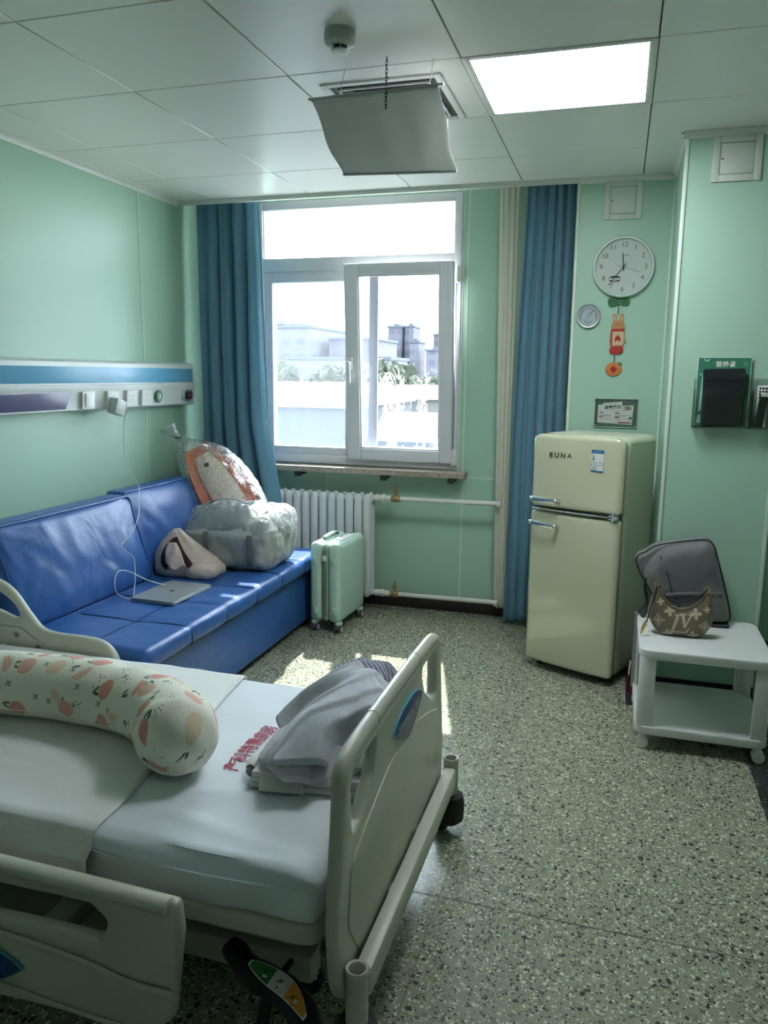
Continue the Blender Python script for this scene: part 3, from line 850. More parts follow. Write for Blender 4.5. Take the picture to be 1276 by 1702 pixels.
for x in (.1, .86):
    for y in (SY0 + .12, SY1 - .1):
        b = MB(); b.cyl((x, y, 0), (x, y, .04), .025, n=12); b.obj('foot', M['black'], t, True)
seams_y = [-.40, -.71, -1.02, -1.33, -1.64, -1.95, -2.285]
def tuft(co, n):
    d = 9
    for y in seams_y[1:-1]: d = min(d, abs(co.y - y))
    dx = abs(co.x - .70) if n.z > .4 else 9
    k = math.exp(-(d / .012) ** 2) * .005 + math.exp(-(d / .06) ** 2) * .003
    k2 = math.exp(-(dx / .010) ** 2) * .004 + math.exp(-(dx / .06) ** 2) * .003
    r = math.hypot(d, dx); k3 = math.exp(-(r / .05) ** 2) * .007
    wob = .005 * nz(co.x * 7, co.y * 5, 1.3) if n.z > .3 else .002 * nz(co.x * 7, co.y * 5, co.z * 9)
    return co - n * (max(k, k2) + k3 - wob)
b = MB(); b.dense_box((.03, SY0, .350), (SX, SY1, .442), .034, .016, tuft); s = b.obj('seat', M['blue'], t, True, ang=60)
b = MB()
for y in seams_y[1:-1]:
    b.tube(spline([(.42, y, .4375), (.60, y, .4365), (.70, y, .4300), (.80, y, .4365), (.92, y, .4365), (.955, y, .428), (.9685, y, .405), (.968, y, .362)], 5), .0022, 6)
b.tube([(.70, y, .4300 + .0065 * abs(math.sin((y + .40) / .31 * PI)) ** .5) for y in [SY0 + .02 + q * .03 for q in range(62)]], .0016, 6)
b.obj('stitching', M['blue_dark'], s, True)
b = MB(); b.box((.05, SY0 + .03, .344), (.95, SY1 - .02, .352)); b.obj('shadow_gap', M['black'], t, True)  # black slab added as the shade under the seat edge

def cushion(name, label, y0, y1, depth, height, base_x, lean, zb, seed, rz=0):
    t = thing(name, label, 'sofa cushion', (base_x, (y0 + y1) / 2, zb), rot=(0, 0, rz))
    L = y1 - y0
    rnd = random.Random(seed)
    def f(co, n):
        u = co.y / (L / 2); v = (co.z / height) * 2 - 1
        puff = (1 - u ** 4) * (1 - v ** 4)
        sgn = 1 if co.x > -depth / 2 else -1
        w = nz(co.y * 4 + seed, co.z * 5, seed) * .016 + nz(co.y * 11 + seed, co.z * 9 + co.y * 6, 2 + seed) * .006
        # creases fanning from the lower corners
        cr = 0
        for cyc, czc in ((-L / 2, 0), (L / 2, 0), (L / 2, height), (-L / 2, height)):
            dy, dz = co.y - cyc, co.z - czc; r = math.hypot(dy, dz); a = math.atan2(dz, dy)
            cr += math.sin(a * 17 + seed) * math.exp(-r / .16) * .007
        co = co + V((sgn * (puff * .032 - .012 + w * puff + cr), 0, 0))
        co.z -= .012 * (1 - v) * 0 + .010 * (1 - (abs(u)) ** 2) * (1 if v > .9 else 0) * 0
        co.y *= 1 - .02 * (1 - v * v)
        return V((co.x - co.z * math.tan(lean), co.y, co.z))
    b = MB(); b.dense_box((-depth, -L / 2, 0), (0, L / 2, height), .032, .022, f); o = b.obj('cover', M['blue'], t, ang=70)
    for xx in (-.02, -depth + .02):
        loop = [(xx, yy, zz) for yy, zz in rrect(L - .012, height - .010, .03, 5, 0, height / 2)]
        dense = []
        for i in range(len(loop)):
            a = V(loop[i]); c = V(loop[(i + 1) % len(loop)]); n_ = max(1, int((c - a).length / .03))
            dense += [a.lerp(c, q / n_) for q in range(n_)]
        P_ = [V((q.x + .008 - q.z * math.tan(lean), q.y * (1 - .02 * (1 - ((q.z / height) * 2 - 1) ** 2)), q.z)) for q in dense]
        b = MB(); b.tube(P_, .004, 6, closed=True); b.obj('piping', M['blue'], o)
    return t
cushion('sofa_cushion', 'large blue back cushion leaning at the bed end of the sofa behind the laptop', -2.27, -1.325, .15, .435, .405, D(17), .436, 3)
cushion('sofa_cushion', 'blue back cushion behind the cream tote, leaning towards the curtain end', -1.30, -.43, .14, .44, .345, D(17), .436, 8)

# ------------------------------------------------------------------ laptop
M['alu'] = mat('grey_aluminium', (.40, .42, .42), .38, .6, var=.02)
t = thing('laptop', 'closed grey laptop lying on the blue sofa seat', 'laptop', (.635, -1.56, .4395), rz=D(88))
b = MB(); b.plate(rrect(.335, .235, .014), depth=.010, bev=.002, M=Matrix.Translation((0, 0, .007))); b.obj('body', M['alu'], t)
b = MB(); b.plate(rrect(.335, .235, .014), depth=.005, bev=.0015, M=Matrix.Translation((0, 0, .0155))); l = b.obj('lid', M['alu'], t)
# dark emblem: a bitten apple with its leaf
ap = []
for q in range(40):
    a = q * 2 * PI / 40; r = .0125 * (1 + .10 * math.cos(2 * a) * 0 - .16 * math.exp(-((a - PI / 2) / .35) ** 2) - .10 * math.exp(-((a - 3 * PI / 2) / .3) ** 2))
    x, y = r * math.cos(a) * 1.02, r * math.sin(a)
    dx, dy = x - .0155, y - .002
    if math.hypot(dx, dy) < .0065: x, y = .0155 + dx / math.hypot(dx, dy) * .0065, .002 + dy / math.hypot(dx, dy) * .0065
    ap.append((x, y))
EM = Matrix.Translation((0, 0, .01815)) @ Matrix.Rotation(D(-90), 4, 'Z')
b = MB(); b.plate(ap, depth=.0006, M=EM); b.plate([(0, .013), (.002, .0175), (.006, .0185), (.0045, .0145)], depth=.0006, M=EM); b.obj('emblem', mat('dark_mirror', (.03, .03, .035), .2, .5), l)
b = MB(); b.box((-.15, -.112, 0), (.15, .112, .003)); b.obj('foot_pad', M['black'], t)

# ------------------------------------------------------------------ cream tote
M['tote'] = cloth_mat('cream_canvas', (.70, .58, .50), .9, .08, wr=16, wstr=.7)
M['brown'] = mat('dark_brown_strap', (.07, .022, .02), .6, bscale=300, bstr=.2, bdist=.001)
t = thing('tote_bag', 'slumped cream fabric tote with brown straps beside the laptop', 'bag', (.50, -1.165, .436), rz=D(8))
rings = []
prof = [(0, .165, .09, 0, .0), (.012, .182, .115, 0, .0), (.045, .186, .118, -.004, 0), (.08, .165, .10, -.022, .005), (.115, .135, .083, -.045, .01), (.15, .105, .064, -.062, .015), (.185, .07, .046, -.072, .02), (.215, .040, .03, -.075, .02), (.235, .016, .012, -.072, .02)]
for z, a, c, ox, oy in prof:
    ring_ = []
    for q in range(56):
        an = q * 2 * PI / 56
        k = 1 + .10 * nz(math.cos(an) * 2.2 + 3, math.sin(an) * 2.2, z * 13) + .05 * math.sin(an * 7 + z * 30) * (z / .2)
        ca, sa = math.cos(an), math.sin(an)
        ring_.append((ox + a * k * math.copysign(abs(ca) ** .8, ca), oy + c * k * math.copysign(abs(sa) ** .85, sa), z + .006 * nz(ca * 3, sa * 3, z * 9 + 5)))
    rings.append(ring_)
b = MB(); b.loft(rings); body = b.obj('canvas', M['tote'], t, ang=75)
b = MB(); b.dense_box((.03, -.15, .004), (.19, -.03, .075), .034, .014, lambda co, n: co + n * (.010 * nz(co.x * 22, co.y * 22, co.z * 22)))
b.obj('canvas_corner', M['tote'], t, ang=75)
b = MB(); b.tube(spline([(-.058, -.045, .200), (-.085, -.068, .168), (-.102, -.092, .125), (-.098, -.112, .085), (-.072, -.126, .058)], 7), [(.021, .004)] * 29, 10, flat=(.8, -.5, .3)); b.obj('strap', M['brown'], t)
b = MB(); b.tube(spline([(-.060, -.045, .198), (-.034, -.066, .165), (-.004, -.090, .130), (.032, -.114, .098), (.066, -.150, .080)], 7), [(.016, .004)] * 29, 10, flat=(.7, .2, .7)); b.obj('strap', M['brown'], t)
# folded flap of canvas between the straps
FL = []
for q in range(17):
    u = q / 16; row = []
    for p in range(17):
        v = p / 16
        xl = -.078 + (-.072 + .078) * v - .012 * math.sin(PI * v); xr = -.040 + .075 * v
        row.append((xl + (xr - xl) * u, -.072 - .062 * v - .022 * math.sin(PI * u) * (.4 + .6 * v) - .006 * math.sin(u * 9 + v * 5), .182 - .115 * v + .012 * math.sin(u * 7 + 1) * v))
    FL.append(row)
b = MB(); b.grid(FL); b.obj('flap', M['tote'], t, solid=.004, ang=80)

# ------------------------------------------------------------------ grey duffel with film
M['duffel'] = mat('silver_grey_nylon', (.40, .43, .41), .34, var=.06, spec=.6, bscale=11, bstr=.6, bdist=.02, bdetail=4)
M['duffel_dark'] = mat('dark_grey_webbing', (.17, .19, .18), .6, bscale=300, bstr=.2, bdist=.001)
M['film'] = clear_mat('crumpled_film', (.93, .95, .94), .05, .9, .12, white=.03, wrinkle=13, wmax=.6)
t = thing('duffel_bag', 'bulky silver-grey duffel bag with a crinkled top beside the tote', 'bag', (.66, -.875, .437), rz=D(-4))
DX, DY, DZ = .275, .205, .315
def duf(co, n):
    u, v, w_ = co.x / DX, co.y / DY, co.z / DZ
    top = max(0, w_ - .62) / .38
    co.x *= 1 - .10 * (1 - w_) ** 2 - .16 * top * (1 if u > 0 else .7)
    co.y = co.y * (1 - .10 * (1 - w_) ** 2 - .38 * top) + .035 * top
    co.z += .012 * math.sin(u * 3 + 1) * top - .035 * top * u * u
    fac = .030 * abs(nz(co.x * 7 + 2, co.y * 7, co.z * 7)) + .014 * abs(nz(co.x * 17, co.y * 17, co.z * 13)) + .004 * nz(co.x * 33, co.y * 33, co.z * 30)
    return co + n * (fac - .008)
b = MB(); b.dense_box((-DX, -DY, 0), (DX, DY, DZ), .072, .013, duf); bag = b.obj('fabric', M['duffel'], t, ang=60)
def duf_front(x, z, off=.004):
    w_ = z / DZ; top = max(0, w_ - .62) / .38
    y = -DY * (1 - .10 * (1 - w_) ** 2 - .38 * top) + .035 * top
    if z < .072: y += .072 - math.sqrt(max(0, .072 ** 2 - (.072 - z) ** 2))
    return (x * (1 - .10 * (1 - w_) ** 2 - .16 * top), y - off - .010, z)
for x in (-.10, .175):
    b = MB(); pts = [duf_front(x, z) for z in (.03, .07, .11, .15, .185, .21)]
    b.tube(pts, [(.017, .0022)] * 6, 10, flat=(1, 0, 0)); b.obj('strap', M['duffel_dark'], t)
b = MB(); b.tube(spline([(-.20, -.03, .325), (-.14, -.02, .352), (-.07, 0, .362), (0, .02, .35), (.05, .03, .325)], 6), [(.016, .003)] * 25, 10, flat=(.3, 1, 0)); b.obj('carry_handle', M['duffel_dark'], t)
b = MB(); b.tube([(-.20 + .42 * q / 12, -.03 + .03 * q / 12 + .01 * math.sin(q), .312 - .02 * (2 * q / 12 - 1) ** 2 + .004) for q in range(13)], .004, 6); b.obj('zip', M['strip'], t)
b = MB(); b.cyl((-.285, -.01, .15), (-.272, -.01, .15), .085, n=32, bev=.004); b.obj('end_panel', M['duffel'], t)
def filmf(co, n):
    k = nz(co.x * 9, co.y * 9, co.z * 9) * .018 + nz(co.x * 24, co.y * 24, co.z * 24) * .012
    w_ = (co.z - .17) / .17
    co.x *= 1 - .14 * max(0, w_); co.y = co.y * (1 - .34 * max(0, w_)) + .03 * max(0, w_)
    return co + n * k
b = MB(); b.dense_box((-.268, -.212, .18), (.285, .2, .335), .05, .015, filmf)
bmesh.ops.delete(b.bm, geom=[f for f in b.bm.faces if f.normal.z < -.3], context='FACES')
b.obj('film', M['film'], t, ang=25)

# ------------------------------------------------------------------ orange baby seat in a clear bag
M['orange'] = mat('orange_fabric', (.72, .17, .055), .7, var=.12, vscale=9, bscale=40, bstr=.2)
M['liner'] = mat('cream_liner', (.70, .60, .48), .8, var=.08, bscale=30, bstr=.3)
M['pink_band'] = mat('coral_band', (.72, .20, .16), .6)
Q0, Q1 = V((.585, -.53, .47)), V((.20, -.545, 1.035))
axis = (Q1 - Q0).normalized()
nrm = V((.50, -.72, .30)); nrm = (nrm - nrm.dot(axis) * axis).normalized(); side = axis.cross(nrm).normalized()
TF = Matrix(((side.x, axis.x, nrm.x, Q0.x), (side.y, axis.y, nrm.y, Q0.y), (side.z, axis.z, nrm.z, Q0.z), (0, 0, 0, 1)))
t = thing('baby_bath_seat', 'orange and cream padded baby seat leaning at the sofa corner inside the clear bag', 'baby seat', Q0)
LEN = (Q1 - Q0).length
def shell(s, r, dz, n=24):
    pass
rings = []
for q in range(19):
    v = q / 18; y = LEN * v
    wdt = .155 * (math.sin(PI * (.08 + .84 * v))) ** .55
    ring_ = []
    for p in range(28):
        a = p * 2 * PI / 28
        x, z = wdt * math.cos(a), .05 * math.sin(a)
        if z > 0: z = .035 + .02 * abs(math.cos(a)) ** 3 - .055 * (1 - abs(math.cos(a))) * math.sin(PI * v) ** .5
        ring_.append((x, y, z + .012 * nz(x * 20, y * 12, 3)))
    rings.append(ring_)
b = MB(); b.loft(rings, M=TF); o = b.obj('padded_shell', M['orange'], t, True, ang=60)
rings = []
for q in range(17):
    v = q / 16; y = .10 + (LEN - .16) * v; wdt = .092 * (math.sin(PI * (.10 + .80 * v))) ** .5
    rings.append([(wdt * math.cos(a), y, .030 + (.028 if math.sin(a) > 0 else .03) * math.sin(a) + .006 * nz(math.cos(a) * 3, y * 20, 1)) for a in [p * 2 * PI / 20 for p in range(20)]])
b = MB(); b.loft(rings, M=TF); o = b.obj('liner', M['liner'], t, True, ang=60)
b = MB(); b.cyl((-.01, LEN - .125, .052), (-.01, LEN - .125, .060), .014, n=16); b.warp(lambda c: TF @ c); b.obj('snap_button', M['black'], o, True)
for y in (.25, .12):
    b = MB(); b.tube([(x, y + .05 * x, .062 - 2.2 * x * x) for x in [-.13 + .02 * q for q in range(14)]], [(.014, .004)] * 14, 8, flat=(0, 1, 0), M=TF); b.obj('band', M['pink_band'], t, True)
for y in (.16, .34):
    b = MB(); b.dense_box((.11, y, .0), (.185, y + .055, .03), .012, .02); b.warp(lambda c: TF @ c); b.obj('side_tab', M['orange'], t, True)
M['bagfilm'] = clear_mat('clear_bag_film', (.97, .97, .97), .03, .75, .1, white=.04, wrinkle=9, wmax=.4)
t = thing('plastic_bag', 'clear crinkled plastic bag knotted at the top around the orange baby seat', 'plastic bag', Q0)
rings = []
tab = [(-.06, .07, .03), (-.045, .15, .07), (.02, .185, .085), (.15, .20, .09), (.32, .205, .095), (.48, .195, .09), (.58, .165, .08), (.66, .12, .062), (.72, .075, .045), (.765, .032, .026), (.79, .017, .016), (.81, .022, .02), (.845, .038, .028), (.875, .05, .03)]
for y, a, c in tab:
    ring_ = []
    for p in range(64):
        an = p * 2 * PI / 64
        k = 1 + .07 * nz(math.cos(an) * 2.5, math.sin(an) * 2.5, y * 9) + .035 * math.sin(an * 9 + y * 25) * (1 if y > .5 else .4)
        off = max(0, y - .6)
        ring_.append((a * k * math.cos(an) - off * .30, y + .010 * nz(an, y * 9), .012 + c * k * math.sin(an) + .01))
    rings.append(ring_)
b = MB(); b.loft(rings, cap=False, M=TF); b.obj('film', M['bagfilm'], t, True, ang=40)
b = MB(); KN = TF @ V((-.057, .79, .02)); b.tube([KN + V((.02 * math.cos(a), .02 * math.sin(a), .004 * math.sin(2 * a))) for a in [q * 2 * PI / 14 for q in range(14)]], .004, 6, closed=True); b.obj('tie', M['green_disc'], t, True)
# ------------------------------------------------------------------ hospital bed
M['bedp'] = mat('beige_green_bed_plastic', (.56, .57, .47), .36, var=.03, spec=.5)
M['bedm'] = mat('beige_bed_enamel', (.58, .58, .49), .38, var=.04)
M['bedg'] = mat('grey_bed_metal', (.22, .22, .18), .5, var=.1)
M['badge'] = mat('navy_badge', (.012, .05, .19), .25, var=.15, vscale=8)
M['badge_rim'] = mat('cyan_badge_edge', (.05, .32, .45), .3, var=0)
M['badge_text'] = mat('silver_lettering', (.5, .56, .62), .35, var=0)
bed = thing('hospital_bed', 'beige hospital bed with its footboard, side rails and black foot pedal', 'bed', (1.1, -2.88, 0))
# deck under the mattress
b = MB(); b.plate(rpoly([(.06, -3.345), (2.085, -3.345), (2.085, -2.40), (.06, -2.40)], .06), depth=.052, bev=.012, M=Matrix.Translation((0, 0, .283))); b.obj('deck', M['bedm'], bed, True)
b = MB(); b.plate(rpoly([(.08, -3.315), (2.06, -3.315), (2.06, -2.43), (.08, -2.43)], .05), depth=.03, bev=.006, M=Matrix.Translation((0, 0, .245))); b.obj('deck_frame', M['bedg'], bed, True)
# base frame
b = MB()
for y in (-3.225, -2.53): b.box((.12, y - .03, .085), (2.03, y + .03, .155), .008)
for x in (.15, 1.35): b.box((x - .03, -3.22, .09), (x + .03, -2.54, .15), .006)
b.obj('base_frame', M['bedm'], bed, True)
for x0, x1 in ((.5, .8), (1.25, 1.55)):
    for y in (-3.05, -2.7):
        b = MB(); b.tube([(x0, y, .13), (x1, y, .26)], (.022), 10); b.obj('lift_arm', M['bedg'], bed, True)
b = MB(); b.cyl((.9, -2.88, .2), (1.4, -2.88, .2), .03, n=16); b.obj('lift_motor', M['bedg'], bed, True)
for y in (-3.19, -2.565):
    b = MB(); b.cyl((2.0, y, .055), (2.0, y, .165), .026, n=20, bev=.003); b.lathe([(0, .172), (.022, .172), (.0285, .166), (.0285, .156), (.026, .152)], 20, M=Matrix.Translation((2.0, y, 0))); c = b.obj('caster', M['bedm'], bed, True)
    b = MB(); b.cyl((1.985, y - .012, .05), (1.985, y + .012, .05), .05, n=28, bev=.006); b.obj('wheel', M['black_soft'], c, True)
for y in (-3.19, -2.565):
    b = MB(); b.cyl((.2, y, .055), (.2, y, .165), .026, n=20, bev=.003); c = b.obj('caster', M['bedm'], bed, True)
    b = MB(); b.cyl((.185, y - .012, .05), (.185, y + .012, .05), .05, n=28, bev=.006); b.obj('wheel', M['black_soft'], c, True)
b = MB(); b.tube([(2.03, -3.19, .12), (2.08, -2.93, .20), (2.04, -2.88, .24)], .012, 8); b.obj('brake_bar', M['bedg'], bed, True)
b = MB(); b.tube([(1.93, -3.18, .235), (1.97, -3.185, .20), (2.0, -3.19, .165)], .005, 6); b.obj('brake_link', M['bedg'], bed, True)
# foot bumper bar with its posts
BX = 2.178
b = MB(); b.box((BX - .018, -3.335, .165), (BX + .022, -2.42, .235), .010); b.obj('bumper_bar', M['bedm'], bed, True)
for y in (-2.75, -3.03):
    b = MB(); b.box((2.0, y - .02, .175), (BX, y + .02, .215), .005); b.obj('bumper_arm', M['bedm'], bed, True)
for y in (-3.365, -2.40):
    b = MB(); b.lathe([(.0195, .13), (.0245, .13), (.0245, .245), (.026, .247), (.026, .256), (.0235, .26), (.0185, .258), (.0175, .20), (0, .20)], 28, M=Matrix.Translation((BX, y, 0))); p_ = b.obj('corner_post', M['bedm'], bed, True)
    b = MB(); b.lathe([(0, .03), (.030, .03), (.046, .045), (.048, .10), (.042, .128), (.025, .135), (0, .135)], 28, M=Matrix.Translation((BX, y, 0))); b.obj('bumper_wheel', M['black_soft'], p_, True)
    b = MB(); b.cyl((BX - .03, y - .012, .03), (BX - .03, y + .012, .03), .03, n=20); b.obj('wheel', M['black_soft'], p_, True)
# footboard (outline in y,z; looks along +x)
FB = frame((2.140, 0, 0), (0, 1, 0), (-.02, 0, 1))      # local X = +y, Y = up, Z = +x
yc = -2.90
outer = rpoly([(-3.36, .60), (-3.345, .69), (-3.12, .70), (-2.68, .70), (-2.445, .69), (-2.425, .60), (-2.395, .30), (-2.43, .145), (-2.70, .140), (-3.10, .140), (-3.385, .145), (-3.405, .36)], [.1, .075, .1, .1, .075, .1, .1, .09, .05, .05, .16, .12], 7)
def slot(s):
    p = [(s * .400, .628), (s * .385, .655), (s * .215, .662), (s * .255, .585), (s * .345, .522), (s * .395, .52)]
    if s < 0: p = [(yc + a, c) for a, c in p]
    else: p = [(yc + a, c) for a, c in p][::-1]
    return rpoly(p, [.014, .014, .012, .03, .022, .022], 5)
holes = [slot(-1), slot(1)]
b = MB(); b.plate(outer, holes, depth=.032, bev=.013, M=FB); fb = b.obj('footboard', M['bedp'], bed, True, ang=50)
b = MB(); b.tube(spline([(2.127, -3.338, .645), (2.126, -3.30, .685), (2.126, -3.12, .696), (2.126, -2.68, .696), (2.126, -2.49, .685), (2.127, -2.450, .645)], 6), [(.018, .021)] * 31, 14, flat=(1, 0, 0)); b.obj('top_rail', M['bedp'], fb, True)
for y in (-3.10, -2.70):
    b = MB(); b.tube([(2.126, y - .006, .696), (2.126, y + .006, .696)], [(.0195, .0225)] * 2, 14, flat=(1, 0, 0)); b.obj('rail_joint', M['bedp'], fb, True)
b = MB(); b.plate(rpoly([(-3.32, .46), (-3.20, .50), (-3.02, .545), (-2.78, .545), (-2.60, .50), (-2.48, .46), (-2.46, .33), (-2.55, .20), (-3.26, .20), (-3.345, .33)], .05, 6), depth=.006, bev=.0028, M=FB @ Matrix.Translation((0, 0, .0165))); b.obj('face_panel', M['bedp'], fb, True)
def badge(b, b2, b3, Mx, w=.145, h=.058, txt='PARAMOUNT BED', ts=.026, dx=0):
    up = [(w * math.cos(a), h * math.sin(a) ** 1 * (.75 if math.sin(a) > 0 else 1.05)) for a in []]
    o = []
    for q in range(41):
        u = -1 + q / 20; o.append((w * u, h * .62 * (1 - abs(u) ** 3.2)))
    for q in range(1, 40):
        u = 1 - q / 20; o.append((w * u, -h * 1.0 * (1 - abs(u) ** 1.7)))
    b.plate(o, depth=.006, bev=.001, M=Mx @ Matrix.Scale(1.035, 4)); b2.plate(o, depth=.0075, bev=.0012, M=Mx)
    b3.text(txt, ts, Mx @ Matrix.Translation((dx, -.004, .0039)), .0006, sx=1.0)
Mx = FB @ Matrix.Translation((-2.845, .600, .018))
b, b2, b3 = MB(), MB(), MB(); badge(b, b2, b3, Mx)
r_ = b.obj('badge_edge', M['badge_rim'], fb, True); b2.obj('badge', M['badge'], fb, True); b3.obj('badge_lettering', M['badge_text'], fb, True)
# near side rail, lowered: outline in x,z on the plane y
NR = frame((0, -3.462, 0), (1, 0, 0), (0, .03, 1))
outer = rpoly([(.98, .395), (1.30, .408), (1.60, .404), (1.815, .398), (1.823, .33), (1.80, .12), (1.74, .075), (1.30, .06), (1.0, .06)], [.05, .1, .1, .016, .05, .05, .06, .1, .05], 6)
sl = rpoly([(1.08, .345), (1.598, .350), (1.645, .318), (1.625, .275), (1.48, .275), (1.08, .268)], [.03, .02, .024, .024, .1, .03], 6)
b = MB(); b.plate(outer, [sl], depth=.034, bev=.014, M=NR); nr = b.obj('side_rail', M['bedp'], bed, True, ang=50)
b = MB(); b.tube(spline([(1.02, -3.4625, .392), (1.3, -3.4625, .397), (1.6, -3.4625, .392), (1.795, -3.4625, .386)], 6), [(.022, .017)] * 19, 12, flat=(0, 1, 0)); b.obj('rail_grip', M['bedp'], nr, True)
b = MB(); b.tube(spline([(1.0, -3.481, .235), (1.3, -3.481, .24), (1.55, -3.481, .222), (1.70, -3.481, .196), (1.81, -3.481, .192)], 6), [(.0035, .009)] * 25, 8, flat=(0, 1, 0)); b.obj('rail_ridge', M['bedp'], nr, True)
b = MB(); b.tube(spline([(1.0, -3.480, .10), (1.3, -3.480, .105), (1.55, -3.480, .085), (1.72, -3.480, .082), (1.795, -3.480, .10)], 6), [(.003, .006)] * 25, 8, flat=(0, 1, 0)); b.obj('rail_ridge', M['bedp'], nr, True)
NRF = frame((1.285, -3.482, .158), (1, 0, 0), (0, .03, 1))
b, b2, b3 = MB(), MB(), MB(); badge(b, b2, b3, NRF, .135, .058, 'S', .036, .068)
b.obj('badge_edge', M['badge_rim'], nr, True); b2.obj('badge', M['badge'], nr, True); b3.obj('badge_lettering', M['badge_text'], nr, True)
for x in (1.12, 1.48):
    b = MB(); b.box((x - .03, -3.45, .22), (x + .03, -3.32, .27), .006); b.tube([(x, -3.44, .25), (x + .10, -3.44, .12)], [(.018, .010)] * 2, 8); b.obj('rail_linkage', M['bedg'], nr, True)
# far side rail, raised at the head end
FR = frame((0, -2.345, 0), (1, 0, 0), (0, 0, 1))
outer = spline([(.06, .36, 0), (.04, .60, 0), (.12, .69, 0), (.25, .705, 0), (.355, .692, 0), (.432, .652, 0), (.505, .565, 0), (.555, .515, 0), (.62, .500, 0), (.74, .498, 0), (.815, .492, 0), (.866, .462, 0), (.893, .41, 0), (.888, .37, 0), (.80, .350, 0), (.4, .345, 0)], 6, True)
ho = spline([(.12, .60, 0), (.18, .645, 0), (.28, .66, 0), (.355, .648, 0), (.415, .616, 0), (.455, .575, 0), (.455, .548, 0), (.425, .545, 0), (.34, .570, 0), (.2, .578, 0)], 6, True)
b = MB(); b.plate([(p.x, p.y) for p in outer], [[(p.x, p.y) for p in ho]], depth=.032, bev=.012, M=FR); fr_ = b.obj('side_rail', M['bedp'], bed, True, ang=50)
b = MB(); b.plate(rpoly([(.15, .50), (.465, .512), (.56, .452), (.575, .40), (.15, .40)], .015), depth=.008, bev=.003, M=FR @ Matrix.Translation((0, 0, .018))); pl = b.obj('rail_plate', M['bedm'], fr_, True)
for x, z in ((.448, .480), (.545, .440)):
    b = MB(); b.cyl((x, -2.366, z), (x, -2.374, z), .0095, n=16, bev=.002); b.obj('rivet', M['bedg'], pl, True)
b = MB(); b.plate(rpoly([(.60, .452), (.80, .446), (.85, .40), (.60, .395)], .02), depth=.004, bev=.0015, M=FR @ Matrix.Translation((0, 0, .0165))); b.obj('rail_panel', M['bedp'], fr_, True)
for x in (.25, .7):
    b = MB(); b.box((x - .025, -2.40, .26), (x + .025, -2.345, .40), .005); b.obj('rail_linkage', M['bedg'], fr_, True)
# headboard by the wall
b = MB(); b.plate(rpoly([(-3.34, .25), (-3.34, .70), (-2.46, .70), (-2.46, .25)], [.03, .1, .1, .03], 6), depth=.035, bev=.012, M=frame((.03, 0, 0), (0, 1, 0), (0, 0, 1))); b.obj('headboard', M['bedp'], bed, True)
# brake pedal
PD = [(1.845, -3.300, .185), (1.875, -3.315, .178), (1.91, -3.328, .155), (1.96, -3.338, .148), (2.01, -3.352, .142), (2.06, -3.378, .125), (2.10, -3.42, .10), (2.14, -3.45, .085)]
b = MB(); b.tube(spline(PD, 5), [(.024, .014), (.031, .015), (.034, .015), (.035, .015), (.036, .015), (.038, .015), (.04, .015), (.042, .015)] and [((.022 + .016 * min(1, q / 8)), .014) for q in range(36)], 12, flat=(.25, -.75, -.25)); pd = b.obj('foot_pedal', M['black'], bed, True)
b = MB(); b.cyl((1.985, -3.30, .155), (1.985, -3.27, .15), .008, n=12); b.tube([(1.97, -3.36, .135), (1.965, -3.40, .06), (1.975, -3.42, .03)], [(.012, .02)] * 3, 10); b.obj('pedal_stem', M['black'], pd, True)
PF = frame((1.995, -3.352, .1615), (1, -.25, -.17), (.18, .95, .38))
cols = [('green_sector', (.03, .20, .05)), ('white_sector', (.62, .62, .58)), ('orange_sector', (.70, .27, .03))]
def arc_sector(u0, u1):
    up, lo = [], []
    for q in range(9):
        u = u0 + (u1 - u0) * q / 8
        x = -.085 + .17 * u; h = .020 * math.sin(PI * min(1, max(0, .04 + .92 * u))) ** .6
        up.append((x, .002 - .034 * (2 * u - 1) ** 2 * (u > .5) * .8 + h)); lo.append((x, .002 - .034 * (2 * u - 1) ** 2 * (u > .5) * .8 - h))
    return lo + up[::-1]
b = MB(); b.plate([(x * 1.05, y * 1.10) for x, y in arc_sector(0, 1)], depth=.002, M=PF); lab = b.obj('pedal_label', M['white'], pd, True)
for (n_, c), (u0, u1) in zip(cols, ((0.0, .36), (.37, .62), (.63, 1.0))):
    b = MB(); b.plate(arc_sector(u0, u1), depth=.0012, M=PF @ Matrix.Translation((0, 0, .0014))); b.obj('label_' + n_, mat(n_, c, .4, var=0), lab, True)
b = MB(); b2 = MB()
for x, y, a in ((-.045, .0, .2), (.0, .0, .5), (.045, -.012, .9)):
    T = PF @ Matrix.Translation((x, y, .0024)) @ Matrix.Rotation(a, 4, 'Z')
    b.plate([(-.009, .0045), (.009, .0045), (.009, .0065), (-.009, .0065)], depth=.0006, M=T); b.plate([(-.002, .001), (.002, .001), (.0005, .012), (-.0005, .012)], depth=.0006, M=T)
    b2.plate(rrect(.011, .005, .002, 3, .004, -.006), depth=.0006, M=T); b.plate(rrect(.004, .004, .0015, 3, -.006, -.008), depth=.0006, M=T)
b.obj('label_symbols', M['black'], lab, True); b2.obj('label_marks', M['white'], lab, True)

